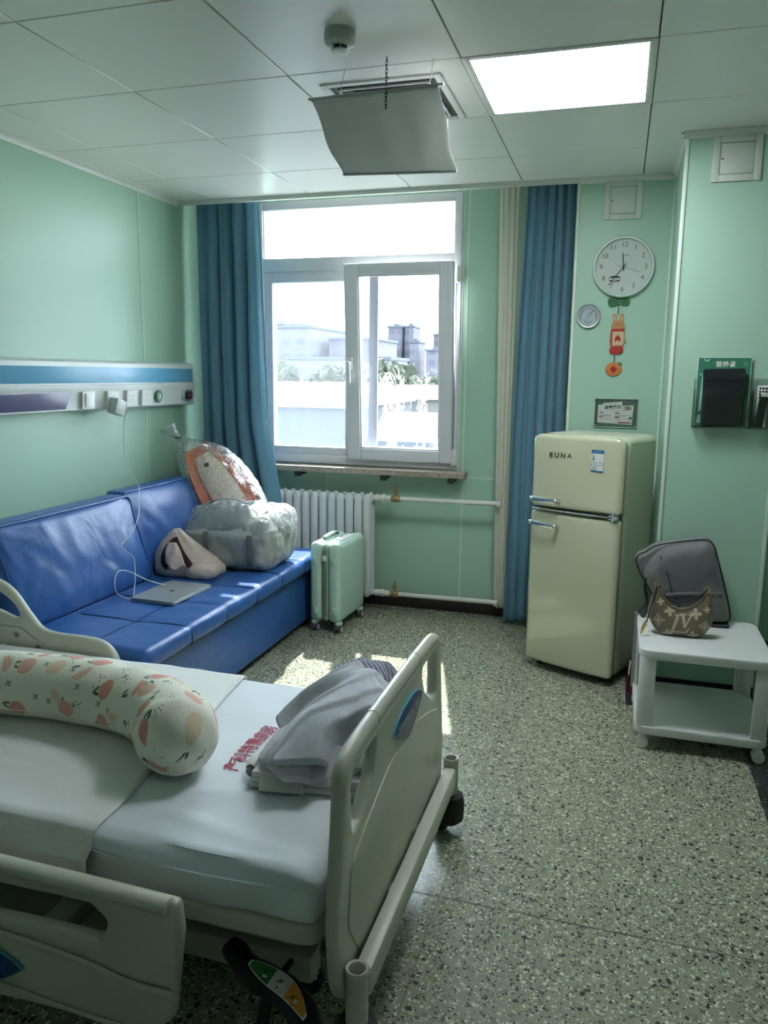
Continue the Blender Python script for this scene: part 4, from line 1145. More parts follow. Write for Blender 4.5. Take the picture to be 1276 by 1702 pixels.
# ------------------------------------------------------------------ mattress in its sheet
M['sheet'] = cloth_mat('white_blue_sheet', (.74, .80, .84), .6, 0, var=.03, bscale=700, bstr=.08, wr=5, wstr=.12, sheen=.3)
M['red_ink'] = mat('faded_red_ink', (.42, .05, .09), .8, var=.15, vscale=60)
def mtop(x, y):
    e = min(1, max(0, (y + 3.40) / .30)); f = min(1, max(0, (2.10 - x) / .5))
    w = .0045 * math.sin(14 * y + 3 * x + 2 * nz(x * 3, y * 4)) * (1 - e) + .004 * nz(x * 5, y * 7, 2) + .006 * math.exp(-((y + 3.22 + .15 * (x - 1.6)) / .02) ** 2) * (1 if x > 1.55 else 0) * (.5 + .5 * nz(x * 4, 1))
    w += .005 * math.exp(-((y + 3.10 - .10 * (x - 1.8)) / .016) ** 2) * max(0, nz(x * 5, 9) + .2)
    return w * 1.7
def mdisp(co, n):
    d = mtop(co.x, co.y) * max(0, n.z)
    if n.y < -.5:
        co.y -= .010 * math.sin((co.z - .31) / .13 * PI) + .009 * nz(co.x * 7, co.z * 22, 4) + .005 * math.sin(co.x * 9 + co.z * 60)
        co.z += .010 * nz(co.x * 3, 7) * (1 - (co.z - .31) / .13)
    co.z += d - .03 * max(0, (co.x - 1.98) / .1) ** 2 * max(0, n.z) * .5
    return co
t = thing('mattress', 'mattress in a tight white sheet printed with red lettering at its foot', 'mattress', (1.07, -2.87, .31))
b = MB(); b.dense_box((.05, -3.352, .309), (2.085, -2.392, .440), .032, .02, mdisp); sh = b.obj('fitted_sheet', M['sheet'], t, True, ang=60)
b = MB(); b.tube([(x, -3.3625 - .006 * nz(x * 7, .4 * 22, 4) - .005 * math.sin(x * 9 + 24), .4005 - .012 * (x - 1.5) * 0 + .003 * nz(x * 5)) for x in [1.5 + .03 * q for q in range(19)]], .0022, 6); b.obj('hem_seam', M['sheet'], sh, True)
TM = frame((1.728, -3.005, .4425), (-.03, 1, 0), (-1, -.03, 0))
b = MB(); b.text('产科特需病房', .056, TM, .0004, 'LEFT', 'BOTTOM', sx=.86, heavy=.0006)
b.warp(lambda c: V((c.x, c.y, c.z + mtop(c.x, c.y)))); b.obj('lettering', M['red_ink'], sh, True)
# disposable bed pad
M['pad'] = cloth_mat('white_paper_pad', (.82, .84, .82), .85, 0, var=.02, bscale=180, bstr=.35, wr=12, wstr=.10)
def pad_edge(y): return 1.448 + (y + 2.40) * -.088 + .006 * math.sin(y * 11)
P = []
prof = []
for q in range(60):
    y = -2.40 - .925 * q / 59; prof.append((y, .4445))
for a in range(1, 9):
    an = a / 8 * PI / 2; prof.append((-3.325 - .034 * math.sin(an), .4445 - .036 * (1 - math.cos(an))))
for z in (.39, .37, .35, .33, .312): prof.append((-3.365 - .004 * math.sin(z * 80), z))
prof = [(-2.3875, .36), (-2.3865, .40), (-2.387, .43)] + [(-2.392, .440)] + prof
for y, z in prof:
    xe = pad_edge(y) - (.004 if z < .43 else 0); row = []
    for p in range(46):
        x = .40 + (xe - .40) * p / 45
        zz = z + (max(0, mtop(x, y)) + .0022 * nz(x * 14, y * 14, 6) + .002 if z > .43 else 0); yy = y - (.006 * (1 if y < -3.34 else 0) + .004 * nz(x * 6, z * 25, 4) * (z < .42) * (1 if y < -3 else 0))
        if y < -3.36: yy -= .012 * math.sin(max(0, min(1, (.44 - z) / .13)) * PI) + .008
        row.append((x, yy, zz))
    P.append(row)
b = MB(); b.grid(P); o = b.obj('bed_pad', M['pad'], origin=(.9, -2.87, .44), solid=.0016, ang=60)
tag(o, 'white textured disposable pad covering the mattress beneath the peach pillow', 'bed pad')

# ------------------------------------------------------------------ curved body pillow with a peach print
m = bpy.data.materials.new('peach_print'); m.use_nodes = True
k = NT(m); bs = k.n['Principled BSDF']
uv = k.new('ShaderNodeUVMap').outputs[0]
def layer(scale, loc, seed):
    mp = k.new('ShaderNodeMapping'); k.l.new(uv, mp.inputs[0]); mp.inputs['Scale'].default_value = (scale, scale, 1); mp.inputs['Location'].default_value = loc
    v = k.voro(mp.outputs[0], 1, dim='2D', rand=.75)
    d = k.vmath('SUBTRACT', mp.outputs[0], v.outputs['Position'])
    sp = k.new('ShaderNodeSeparateXYZ'); k.l.new(d, sp.inputs[0]); sc = k.new('ShaderNodeSeparateColor'); k.l.new(v.outputs['Color'], sc.inputs[0])
    ang = k.math('MULTIPLY', sc.outputs[0], 2.4)
    ca, sa = k.math('COSINE', ang), k.math('SINE', ang)
    x = k.math('ADD', k.math('MULTIPLY', sp.outputs[0], ca), k.math('MULTIPLY', sp.outputs[1], sa))
    y = k.math('SUBTRACT', k.math('MULTIPLY', sp.outputs[1], ca), k.math('MULTIPLY', sp.outputs[0], sa))
    return x, y, sc
def ell(x, y, cx, cy_, rx_, ry_):
    a = k.math('DIVIDE', k.math('SUBTRACT', x, cx), rx_); c = k.math('DIVIDE', k.math('SUBTRACT', y, cy_), ry_)
    return k.math('LESS_THAN', k.math('ADD', k.math('MULTIPLY', a, a), k.math('MULTIPLY', c, c)), 1)
base = (.86, .86, .72)
x, y, sc = layer(9.5, (.3, .1, 0), 0)
pe = k.ramp(sc.outputs[1], [(0, (.74, .33, .25)), (.5, (.78, .40, .31)), (.62, (.82, .63, .45)), (1, (.80, .69, .50))])
half = k.math('GREATER_THAN', sc.outputs[2], .72); cut = k.math('GREATER_THAN', y, .02)
body_ = k.math('MULTIPLY', ell(x, y, 0, 0, .29, .245), k.math('SUBTRACT', 1, k.math('MULTIPLY', half, cut)))
col = k.mix(body_, base, pe)
lf = k.math('MAXIMUM', ell(x, y, -.20, .30, .045, .13), ell(k.math('ADD', k.math('MULTIPLY', x, .6), k.math('MULTIPLY', y, .8)), k.math('SUBTRACT', k.math('MULTIPLY', y, .6), k.math('MULTIPLY', x, .8)), .22, .27, .04, .12))
lf = k.math('MULTIPLY', lf, k.math('LESS_THAN', sc.outputs[1], .62))
col = k.mix(lf, col, (.10, .14, .08))
x2, y2, sc2 = layer(20, (.6, 2.3, 0), 1)
dots = k.math('MULTIPLY', k.math('LESS_THAN', sc2.outputs[0], .22), k.math('MAXIMUM', k.math('MAXIMUM', ell(x2, y2, 0, 0, .06, .06), ell(x2, y2, .2, .1, .05, .05)), k.math('MAXIMUM', ell(x2, y2, -.15, .18, .05, .05), ell(x2, y2, .05, -.22, .05, .05))))
col = k.mix(k.math('MULTIPLY', dots, k.math('SUBTRACT', 1, body_)), col, (.13, .15, .12))
fl = k.math('MULTIPLY', k.math('GREATER_THAN', sc2.outputs[0], .86), k.math('MAXIMUM', ell(x2, y2, 0, 0, .26, .07), ell(x2, y2, 0, 0, .07, .26)))
col = k.mix(k.math('MULTIPLY', fl, k.math('SUBTRACT', 1, body_)), col, (.33, .40, .36))
k.put(bs.inputs['Base Color'], col); bs.inputs['Roughness'].default_value = .85; bs.inputs['Sheen Weight'].default_value = .2
n0 = k.new('ShaderNodeBump'); k.put(n0.inputs['Height'], k.noise(k.coord('Object'), 14, 4, .55, dist=.8)); n0.inputs['Strength'].default_value = .35; n0.inputs['Distance'].default_value = .015
k.l.new(n0.outputs[0], bs.inputs['Normal'])
M['peach'] = m
ctr = spline([(.30, -3.02, .535), (.52, -2.96, .537), (.75, -2.905, .538), (1.0, -2.862, .538), (1.17, -2.862, .538), (1.33, -2.886, .538), (1.46, -2.940, .540), (1.545, -3.015, .541), (1.578, -3.085, .541), (1.582, -3.135, .541)], 8)
n = len(ctr)
L = [0]
for a, c in zip(ctr, ctr[1:]): L.append(L[-1] + (c - a).length)
rad = []
for i in range(n):
    d = L[-1] - L[i]
    r = lerp_tab([(0, .105), (.08, .107), (.16, .105), (.30, .099), (.45, .096), (1.5, .097)], d)
    e = .10
    if d < e: r *= math.sqrt(max(.0004, 1 - (1 - d / e) ** 2))
    if L[i] < .08: r *= math.sqrt(max(.01, 1 - (1 - L[i] / .08) ** 2))
    rad.append(r)
# extra rings so that the rounded end stays smooth
ML = [0]
for i in range(1, n): ML.append(ML[-1] + math.hypot(L[i] - L[i - 1], rad[i] - rad[i - 1]))
t_ = bmesh.new(); uvl = t_.loops.layers.uv.new('UVMap'); rows = []
NR_ = 44
for i in range(n):
    a = ctr[max(0, i - 1)]; c = ctr[min(n - 1, i + 1)]; T = (c - a).normalized(); S_ = T.cross(V((0, 0, 1))).normalized(); U = S_.cross(T)
    row = []
    for q in range(NR_ + 1):
        an = -PI / 2 + q * 2 * PI / NR_
        cr_ = .005 * math.sin(L[i] * 48 + 2 * math.sin(an)) * max(0, math.sin(an - .6)) * math.exp(-((L[i] - 1.0) / .16) ** 2) + .0035 * nz(L[i] * 9, math.cos(an) * 2, math.sin(an) * 2)
        rr = rad[i] + cr_ * min(1, rad[i] / .08)
        p = ctr[i] + S_ * rr * math.cos(an) * 1.04 + U * rr * math.sin(an)
        p.z = max(p.z, .4485 + .001 * math.cos(an))
        row.append(t_.verts.new(p))
    rows.append(row)
for i in range(n - 1):
    for q in range(NR_):
        f = t_.faces.new([rows[i][q], rows[i][q + 1], rows[i + 1][q + 1], rows[i + 1][q]])
        for lp, (ii, qq) in zip(f.loops, ((i, q), (i, q + 1), (i + 1, q + 1), (i + 1, q))): lp[uvl].uv = (ML[ii], (qq / NR_ - .5) * 2 * PI * rad[ii] + .4)
bmesh.ops.remove_doubles(t_, verts=t_.verts, dist=1e-4)
bmesh.ops.recalc_face_normals(t_, faces=t_.faces)
b = MB(); b.bm.free(); b.bm = t_
t = thing('body_pillow', 'long curved cream pillow with a peach and leaf print on the bed', 'pillow', (1.1, -2.95, .447))
b.obj('cover', M['peach'], t, True, ang=80)
b = MB(); b.tube([ctr[i] - V((0, 0, .045)) + (ctr[min(n - 1, i + 1)] - ctr[max(0, i - 1)]).normalized().cross(V((0, 0, 1))) * (rad[i] * 1.04 * .885 + .001) for i in range(6, n - 9)], .0022, 6); b.obj('seam', M['peach'], t, True)
# ------------------------------------------------------------------ pile of folded clothes at the foot of the bed
M['cl_grey'] = cloth_mat('blue_grey_cotton', (.50, .535, .575), .9, 0, var=.04, bscale=900, bstr=.15, wr=12, wstr=.2)
M['cl_pale'] = cloth_mat('pale_grey_cotton', (.50, .51, .53), .9, 0, var=.05, bscale=900, bstr=.15, wr=18, wstr=.3)
M['cl_sheet'] = cloth_mat('off_white_linen', (.66, .67, .65), .9, 0, var=.05, bscale=700, bstr=.15, wr=14, wstr=.3)
# ribbed knit
m = cloth_mat('slate_ribbed_knit', (.23, .24, .31), .9, 0, var=.05)
k = NT(m); bs = k.n['Principled BSDF']
u = k.new('ShaderNodeUVMap').outputs[0]; sp = k.new('ShaderNodeSeparateXYZ'); k.l.new(u, sp.inputs[0])
sw = k.math('SINE', k.math('MULTIPLY', sp.outputs[0], 520))
k.put(bs.inputs['Base Color'], k.mix(k.math('MULTIPLY_ADD', sw, .5, .5), (.13, .14, .19), (.36, .37, .45)))
k.put(bs.inputs['Normal'], k.bump(sw, .6, .003)); M['cl_rib'] = m

def slabs(b, cx, cy_, hx, hy, z, ths, rz, seed):
    """folded layers, each a rounded slab with a folded edge"""
    for q, th in enumerate(ths):
        r = random.Random(seed + q)
        T = Matrix.Translation((cx + r.uniform(-.006, .006), cy_ + r.uniform(-.006, .006), z)) @ Matrix.Rotation(rz + r.uniform(-.03, .03), 4, 'Z')
        def f(co, n):
            k_ = min(1, (co.z) / th)
            return co + n * .003 * nz(co.x * 14 + seed, co.y * 14, q * 3) + V((0, 0, .003 * nz(co.x * 8, co.y * 8, q + seed) * k_))
        b.dense_box((-hx, -hy, 0), (hx, hy, th), th * .48, .02, f, M=T)
        z += th * .96
    return z
t = thing('folded_linen', 'folded off-white linen at the bottom of the clothes pile by the footboard', 'linen', (1.93, -2.83, .443))
b = MB(); zt = slabs(b, 1.925, -2.835, .165, .215, .4425, (.016, .015, .014), .12, 4); b.obj('layers', M['cl_sheet'], t, True, ang=60)
P = []
for i in range(18):
    u_ = i / 17; row = []
    for j in range(14):
        v_ = j / 13
        row.append((1.80 + .115 * u_ + .02 * v_, -3.035 - .050 * v_ + .02 * u_ * v_, .4885 - .043 * v_ ** 1.3 + .006 * math.sin(u_ * 9 + v_ * 3) * v_ * (1 - v_) + .002))
    P.append(row)
b = MB(); b.grid(P); b.obj('loose_corner', M['cl_sheet'], t, True, solid=.004, ang=80)
b = MB()
for q in range(3):
    sp_ = [(1.772 + .016 * math.cos(a) * (1 - q * .25), -3.0 + q * .012, .468 + .018 * math.sin(a) * (1 - q * .25)) for a in [x * 2 * PI / 16 for x in range(16)]]
    b.tube([V((p[0], p[1] + .05 * (i_ % 2) * 0, p[2])) for i_, p in enumerate(sp_)], [(.004, .03)] * 16, 8, flat=(0, 0, 1), closed=True)
b.obj('rolled_edge', M['cl_sheet'], t, True, ang=70)

def bundle(name, label, m, apex, cen, rad, z_apex, z_rim, fan, kf, A, seed, flat=2.2, wr=.004, tuck=.03, rib=1.0, xmax=2.098, sq=.75):
    """cloth heaped in fan folds: polar grid from an apex out to a wobbly rim that tucks under"""
    rnd = random.Random(seed); ph = [rnd.uniform(0, 6.28) for _ in range(8)]
    NA, NRG = 190, 50
    def ridge(x):
        f = x / PI - math.floor(x / PI)
        if f < .84: return (f / .84) ** .85
        g_ = (f - .84) / .16
        return 1 - g_ * g_ * (3 - 2 * g_)
    rows = []
    for i in range(NRG + 5):
        r = min(1, i / NRG); row = []
        for q in range(NA):
            th = q * 2 * PI / NA; c, s_ = math.cos(th), math.sin(th)
            k_ = 1 / (abs(c) ** (2 / sq * .9 + .6) + abs(s_) ** (2 / sq * .9 + .6)) ** (1 / (2 / sq * .9 + .6))
            wob = 1 + .07 * math.sin(3 * th + ph[0]) + .05 * math.sin(5 * th + ph[1]) + .035 * math.sin(11 * th + ph[2])
            rim = (cen[0] + rad[0] * c * k_ * wob, cen[1] + rad[1] * s_ * k_ * wob)
            over = max(0, i - NRG)
            rr = r - over * tuck * .45
            x = apex[0] + (rim[0] - apex[0]) * rr; y = apex[1] + (rim[1] - apex[1]) * rr
            zr = z_rim(x, y) if callable(z_rim) else z_rim
            phi = math.atan2(y - fan[1], x - fan[0]); dist = math.hypot(x - fan[0], y - fan[1])
            wv = .55 * nz(x * 6 + seed, y * 6, 1.7)
            f1 = ridge(phi * kf + 2.2 * wv + ph[3]); f2 = ridge(phi * kf * 2.3 + 3 * wv + ph[4] + dist * 5)
            env = min(1, r * 2.2) * (.45 + .55 * min(1, dist / .25))
            z = zr + (z_apex - zr) * (1 - r ** flat) + A * env * (f1 - .55) + A * .28 * env * (f2 - .5)
            z += wr * (nz(x * 22, y * 22, seed) + .6 * nz(x * 47, y * 47, seed + 3)) * (.4 + r)
            z -= over * (tuck * .26) * (1.2 - .12 * over)
            lat = A * .9 * env * (f1 - .5) * r
            x += lat * c * .8; y += lat * s_ * .8
            x = min(x, xmax + .004 * nz(y * 9, z * 9))
            row.append(V((x, y, max(z, .4475))))
        rows.append(row)
    t_ = bmesh.new(); uvl = t_.loops.layers.uv.new('UVMap')
    vs = [[t_.verts.new(p) for p in row] for row in rows]
    for i in range(len(vs) - 1):
        for q in range(NA):
            j = (q + 1) % NA
            f = t_.faces.new([vs[i][q], vs[i][j], vs[i + 1][j], vs[i + 1][q]])
            for lp, p in zip(f.loops, (rows[i][q], rows[i][j], rows[i + 1][j], rows[i + 1][q])): lp[uvl].uv = ((p.x * .8 + p.y * .6) * rib, p.z)
    bmesh.ops.remove_doubles(t_, verts=t_.verts, dist=1e-5)
    b = MB(); b.bm.free(); b.bm = t_
    o = b.obj(name, m, origin=(cen[0], cen[1], .49), solid=.002, ang=180)
    return tag(o, label, 'clothes')
bundle('crumpled_top', 'pale grey garment crumpled between the linen and the grey trousers', M['cl_pale'], (1.95, -2.80), (1.925, -2.850), (.160, .215), .570, lambda x, y: .496 + .015 * nz(x * 8, y * 8, 2), (2.05, -2.50), 7.5, .024, 3, flat=3.2, wr=.004)
bundle('ribbed_sweater', 'slate ribbed sweater bundled beneath the grey trousers on the pile', M['cl_rib'], (1.985, -2.60), (1.930, -2.675), (.168, .165), .632, lambda x, y: .505 + .012 * nz(x * 9, y * 9, 5), (1.80, -2.95), 6, .022, 12, flat=2.6, wr=.005)
bundle('grey_trousers', 'blue-grey cotton trousers draped in folds over the top of the clothes pile', M['cl_grey'], (1.985, -2.68), (1.935, -2.825), (.160, .222), .645, lambda x, y: .527 - .10 * max(0, 1.82 - x) + .012 * nz(x * 7, y * 7, 8), (2.20, -2.36), 8.5, .036, 21, flat=2.2, wr=.0016)
# ------------------------------------------------------------------ retro fridge
M['cream'] = mat('cream_enamel', (.62, .63, .44), .2, var=.02, coat=1.0, spec=.5)
M['cream_side'] = mat('cream_side_enamel', (.55, .58, .43), .35, var=.02)
M['gasket'] = mat('grey_gasket', (.14, .15, .13), .7)
M['ink_blue'] = mat('label_blue', (.03, .18, .40), .5, var=0); M['paper'] = mat('white_paper', (.76, .78, .74), .6, var=.01)
M['ink_grey'] = mat('grey_print', (.30, .31, .30), .7, var=0); M['ink_dark'] = mat('dark_print', (.04, .04, .04), .6, var=0)
M['logo_metal'] = mat('bronze_letters', (.20, .17, .12), .35, .6, var=0)
FW, FD = .478, .405
fa = math.atan2(-.2, .434)
t = thing('fridge', 'cream retro two-door fridge with chrome handles below the wall clock', 'fridge', (2.453, -.8965, 0), rz=fa)   # local: x along front, +y to the back, front face y=0
hw = FW / 2
def rrect_xz(hw_, y0, y1, z, r, seg=6):
    return [(x, y, z) for x, y in rpoly([(-hw_, y0), (hw_, y0), (hw_, y1), (-hw_, y1)], r, seg)]
# body
b = MB(); b.dense_box((-hw + .004, .055, .035), (hw - .004, FD, 1.205), .035, .05); b.obj('body', M['cream_side'], t)
b = MB(); b.box((-hw + .01, .04, .05), (hw - .01, .058, 1.19), .004); b.obj('gasket', M['gasket'], t)
def bow(co, n):
    k_ = 1 - (co.x / hw) ** 2
    if co.y < .03: co.y -= .016 * k_
    return co
def door(z0, z1, rt, rb):
    b = MB()
    def f(co, n):
        return bow(co, n)
    b.dense_box((-hw, 0, z0), (hw, .046, z1), .024, .022, f)
    return b
b = door(.848, 1.212, 0, 0)
def crown(c):
    # rounded shoulders at the top of the upper door
    r = .055
    if c.z > 1.212 - r:
        dx = abs(c.x) - (hw - r)
        if dx > 0:
            dz = c.z - (1.212 - r); d = math.hypot(dx, dz)
            if d > r: c.z = 1.212 - r + dz * r / d; c.x = math.copysign(hw - r + dx * r / d, c.x)
    return c
b.warp(crown); up = b.obj('freezer_door', M['cream'], t)
b = door(.04, .828, 0, 0); lo = b.obj('fridge_door', M['cream'], t)
b = MB(); b.dense_box((-hw + .002, .055, 1.150), (hw - .002, FD + .004, 1.212), .05, .03); b.obj('top_cap', M['cream_side'], t)
def arch(x, z=0): return -.016 * (1 - (x / hw) ** 2)
b = MB(); b.tube([(x, arch(x) + .004, .838) for x in [-hw + .012 + (FW - .024) * q / 24 for q in range(25)]], [(.006, .010)] * 25, 8, flat=(0, 0, 1)); b.obj('chrome_strip', M['chrome'], t)
b = MB(); b.tube([(x, arch(x) + .006, .838) for x in [-hw + .02 + (FW - .04) * q / 24 for q in range(25)]], [(.0092, .006)] * 25, 8, flat=(0, 0, 1)); b.obj('strip_groove', M['black'], t)
b = MB(); b.box((hw - .052, -.013, .828), (hw - .006, .01, .850), .004); b.cyl((hw - .03, -.008, .815), (hw - .03, -.008, .862), .006, n=14); b.obj('hinge', M['chrome'], t)
for z, par, tilt_ in ((.892, up, -.02), (.772, lo, -.06)):
    b = MB(); x0_, x1_ = -hw + .028, -hw + .168
    pts = [(x0_ + (x1_ - x0_) * q / 12, arch(x0_ + (x1_ - x0_) * q / 12) - .034 - .007 * math.sin(PI * q / 12), z + tilt_ * .14 * q / 12) for q in range(13)]
    b.tube(pts, [(.0125, .005)] * 13, 12, flat=(0, 0, 1))
    h = b.obj('handle', M['chrome'], par)
    for q in (0, 12):
        b = MB(); b.cyl(pts[q], (pts[q][0], .002, pts[q][2]), .0105, n=16, bev=.002); b.ball(pts[q], .0125, 14); b.obj('handle_post', M['chrome'], h)
TF_ = frame((-.075, arch(-.075) - .0012, 1.112), (1, -.0, 0), (0, 0, 1))
b = MB(); b.text('E U N A', .031, TF_, .003, sx=1.12, heavy=.0006); b.obj('lettering', M['logo_metal'], up)
LF = frame((.118, arch(.118) - .0012, 1.100), (1, .035, 0), (0, 0, 1))
b = MB(); b.plate(rrect(.062, .104, .003), depth=.0012, M=LF); lb = b.obj('energy_label', M['paper'], up)
b = MB(); b.plate(rrect(.062, .017, .001, 2, 0, .0435), depth=.0008, M=LF @ Matrix.Translation((0, 0, .0008))); b.plate(rrect(.062, .006, .001, 2, 0, -.049), depth=.0008, M=LF @ Matrix.Translation((0, 0, .0008)))
for y in (.0, .005): pass
b.plate([(-.031, -.021), (.031, -.021), (.031, -.0195), (-.031, -.0195)], depth=.0008, M=LF @ Matrix.Translation((0, 0, .0008)))
b.plate([(-.031, .0), (-.0302, .0), (-.0302, -.048), (-.031, -.048)], depth=.0008, M=LF @ Matrix.Translation((0, 0, .0008))); b.plate([(.031, .0), (.0302, .0), (.0302, -.048), (.031, -.048)], depth=.0008, M=LF @ Matrix.Translation((0, 0, .0008)))
b.obj('label_bands', M['ink_blue'], lb)
b = MB()
for q, (c_, w_) in enumerate(((.028, .004), (.022, .006), (.016, .008), (.010, .010), (.004, .012))): b.plate(rrect(w_, .0042, .0005, 1, -.020 + 0, c_), depth=.0006, M=LF @ Matrix.Translation((0, 0, .0008)))
b.obj('label_scale', mat('green_print', (.10, .30, .08), .6, var=0), lb)
b = MB()
for x, y, w_ in ((-.012, -.008, .022), (.016, -.008, .020), (-.010, -.030, .026), (-.014, -.037, .018), (-.014, -.043, .022), (.0, .0435, .03)): b.plate(rrect(w_, .0026, .0005, 1, x, y), depth=.0006, M=LF @ Matrix.Translation((0, 0, .0013)))
b.obj('label_print', M['ink_grey'], lb)
for x in (-hw + .05, hw - .05):
    for y in (.08, FD - .05):
        b = MB(); b.cyl((x, y, 0), (x, y, .04), .016, n=14); b.obj('foot', M['black'], t)

# ------------------------------------------------------------------ white trolley table
M['cart'] = mat('white_trolley_plastic', (.72, .75, .72), .38, var=.02)
cx0, cx1, cy0, cy1 = 2.772, 3.272, -1.605, -1.085
t = thing('trolley_table', 'white two-shelf trolley table on casters carrying the bags', 'trolley', ((cx0 + cx1) / 2, (cy0 + cy1) / 2, 0))
def pl(x0, x1, y0, y1, z0, z1, r=.06, bev=.006):
    b = MB(); b.plate(rpoly([(x0, y0), (x1, y0), (x1, y1), (x0, y1)], r, 7), depth=z1 - z0, bev=bev, M=Matrix.Translation((0, 0, (z0 + z1) / 2))); return b
b = pl(cx0, cx1, cy0, cy1, .383, .422); b.obj('top', M['cart'], t, True)
b = pl(cx0, cx1, cy0, cy1, .064, .100, bev=.005)
s_ = b.obj('shelf', M['cart'], t, True)
for sx, sy in ((0, 0), (1, 0), (0, 1), (1, 1)):
    w1, w2, th = .062, .072, .012
    X = cx0 + .006 if not sx else cx1 - .006; Y = cy0 + .006 if not sy else cy1 - .006
    dx, dy = (1 if not sx else -1), (1 if not sy else -1)
    L_ = [(0, 0), (w1, 0), (w1, th), (th + .012, th), (th, th + .012), (th, w2), (0, w2)]
    o_ = rpoly([(X + dx * a, Y + dy * c) for a, c in L_], [.045, .003, .003, .012, .012, .003, .003], 6)
    if dx * dy < 0: o_ = o_[::-1]
    b = MB(); b.plate(o_, depth=.288, bev=.001, M=Matrix.Translation((0, 0, .242))); b.obj('leg', M['cart'], t, True)
for x, y in ((cx0 + .03, cy0 + .03), (cx1 - .035, cy0 + .03), (cx0 + .02, cy1 - .045), (cx1 - .035, cy1 - .045)):
    b = MB(); b.cyl((x, y, .05), (x, y, .068), .012, n=12); b.box((x - .008, y - .016, .02), (x + .018, y + .016, .052), .006); c = b.obj('caster', M['cart'], t, True)
    for q in (-1, 1):
        b = MB(); b.cyl((x + .004, y + q * .006, .0245), (x + .004, y + q * .022, .0245), .0243, n=24, bev=.005); b.obj('wheel', M['white_gloss'], c, True)

# ------------------------------------------------------------------ things on and behind the trolley
def puff(b, outline, c, T, front=1.0, back=.5, rings=9, power=.5, y0=0, wob=.004, seed=0):
    """inflated body from an x,z outline; +front is towards -y"""
    n = len(outline)
    R_ = []
    for s, side in ((1, -1), (0, 0), (-1, 1)): pass
    prof = []
    for q in range(rings + 1):
        a = q / rings * PI / 2
        prof.append((math.sin(a), math.cos(a)))          # scale, bulge
    seq = [(s, -g_ * front) for s, g_ in prof] + [(s, g_ * back) for s, g_ in prof[-2::-1]]
    out = []
    for s, g_ in seq[1:-1]:
        s2 = 1 - (1 - s) ** 1.0
        sc = s2 ** power if s2 > 0 else 0
        out.append([(c[0] + (x - c[0]) * sc, y0 + T * g_ + wob * nz(x * 16 + seed, z * 16, g_ * 3), c[1] + (z - c[1]) * sc + .5 * wob * nz(x * 12, z * 12, seed + 4)) for x, z in outline])
    b.loft(out)
    return b
M['pack'] = mat('charcoal_pack_cloth', (.155, .158, .165), .75, var=.06, bscale=500, bstr=.3, bdist=.001, sheen=.2)
M['pack_trim'] = mat('dark_pack_trim', (.035, .04, .04), .7, bscale=300, bstr=.2, bdist=.001)
M['pack_lining'] = mat('grey_pack_edge', (.20, .215, .20), .8)
t = thing('backpack', 'charcoal grey backpack leaning against the mint pier on the white trolley', 'backpack', (2.98, -1.14, .423))
o_ = [(p.x, p.y) for p in spline([(2.785, .725, 0), (2.83, .757, 0), (2.92, .780, 0), (3.015, .797, 0), (3.05, .792, 0), (3.072, .768, 0), (3.095, .700, 0), (3.130, .585, 0), (3.158, .480, 0), (3.155, .437, 0), (3.12, .428, 0), (2.99, .427, 0), (2.90, .43, 0), (2.865, .452, 0), (2.825, .53, 0), (2.768, .625, 0), (2.748, .680, 0), (2.757, .708, 0)], 4, True)]
b = MB(); puff(b, o_, (2.965, .60), .052, .9, .9, 8, .22, -1.10, .004, 1); b.obj('back_body', M['pack_lining'], t, True, ang=60)
o2 = [(p.x, p.y) for p in spline([(2.86, .748, 0), (2.95, .776, 0), (3.02, .792, 0), (3.056, .782, 0), (3.082, .71, 0), (3.118, .59, 0), (3.150, .485, 0), (3.146, .440, 0), (3.05, .428, 0), (2.92, .427, 0), (2.868, .465, 0), (2.82, .55, 0), (2.79, .625, 0), (2.812, .685, 0)], 5, True)]
b = MB(); puff(b, o2, (2.97, .60), .10, .85, .2, 9, .24, -1.135, .006, 5); fr2 = b.obj('front_panel', M['pack'], t, True, ang=60)
def pfront(x, z):
    return -1.135 - .085
b = MB(); b.tube([V((p[0] * .985 + 2.965 * .015, -1.150, p[1] * .985 + .60 * .015)) for p in o_], .0035, 8, closed=True); b.obj('zip_track', M['pack_trim'], t, True)
b = MB(); b.tube(spline([(2.848, -1.205, .720), (2.885, -1.222, .640), (2.905, -1.224, .570), (2.945, -1.223, .50), (2.975, -1.215, .44)], 6), .0025, 6); b.obj('side_seam', M['pack_trim'], fr2, True)
b = MB(); pts = spline([(2.862, -1.219, .545), (2.93, -1.226, .560), (3.00, -1.226, .568), (3.06, -1.222, .571), (3.108, -1.207, .574)], 6); b.tube(pts, [(.010, .004)] * len(pts), 8, flat=(0, 0, 1)); b.obj('pocket_flap', M['pack'], fr2, True)
b = MB(); b.tube([p + V((0, -.001, -.012)) for p in pts], .003, 6); b.obj('pocket_zip', M['black_soft'], fr2, True)
b = MB(); b.cyl((3.095, -1.200, .475), (3.096, -1.208, .475), .014, n=20); b.obj('round_patch', M['pack_trim'], fr2, True)
b = MB(); b.text('D', .016, frame((3.0955, -1.2085, .475), (1, .15, 0), (0, 0, 1)), .0006, sx=1.2); b.obj('patch_letter', M['pack_lining'], fr2, True)
b = MB(); b.box((2.792, -1.175, .585), (2.800, -1.168, .612), .002); b.obj('zip_pull', M['black'], t, True)
b = MB(); b.tube(spline([(2.84, -1.06, .66), (2.80, -1.05, .56), (2.81, -1.06, .47), (2.79, -1.10, .432), (2.80, -1.16, .428)], 6), [(.02, .005)] * 25, 8, flat=(0, 1, .3)); b.obj('shoulder_strap', M['pack_trim'], t, True)
b = MB(); b.dense_box((2.96, -1.215, .4225), (3.15, -1.10, .436), .006, .03); b.obj('base_panel', M['pack_trim'], t, True)

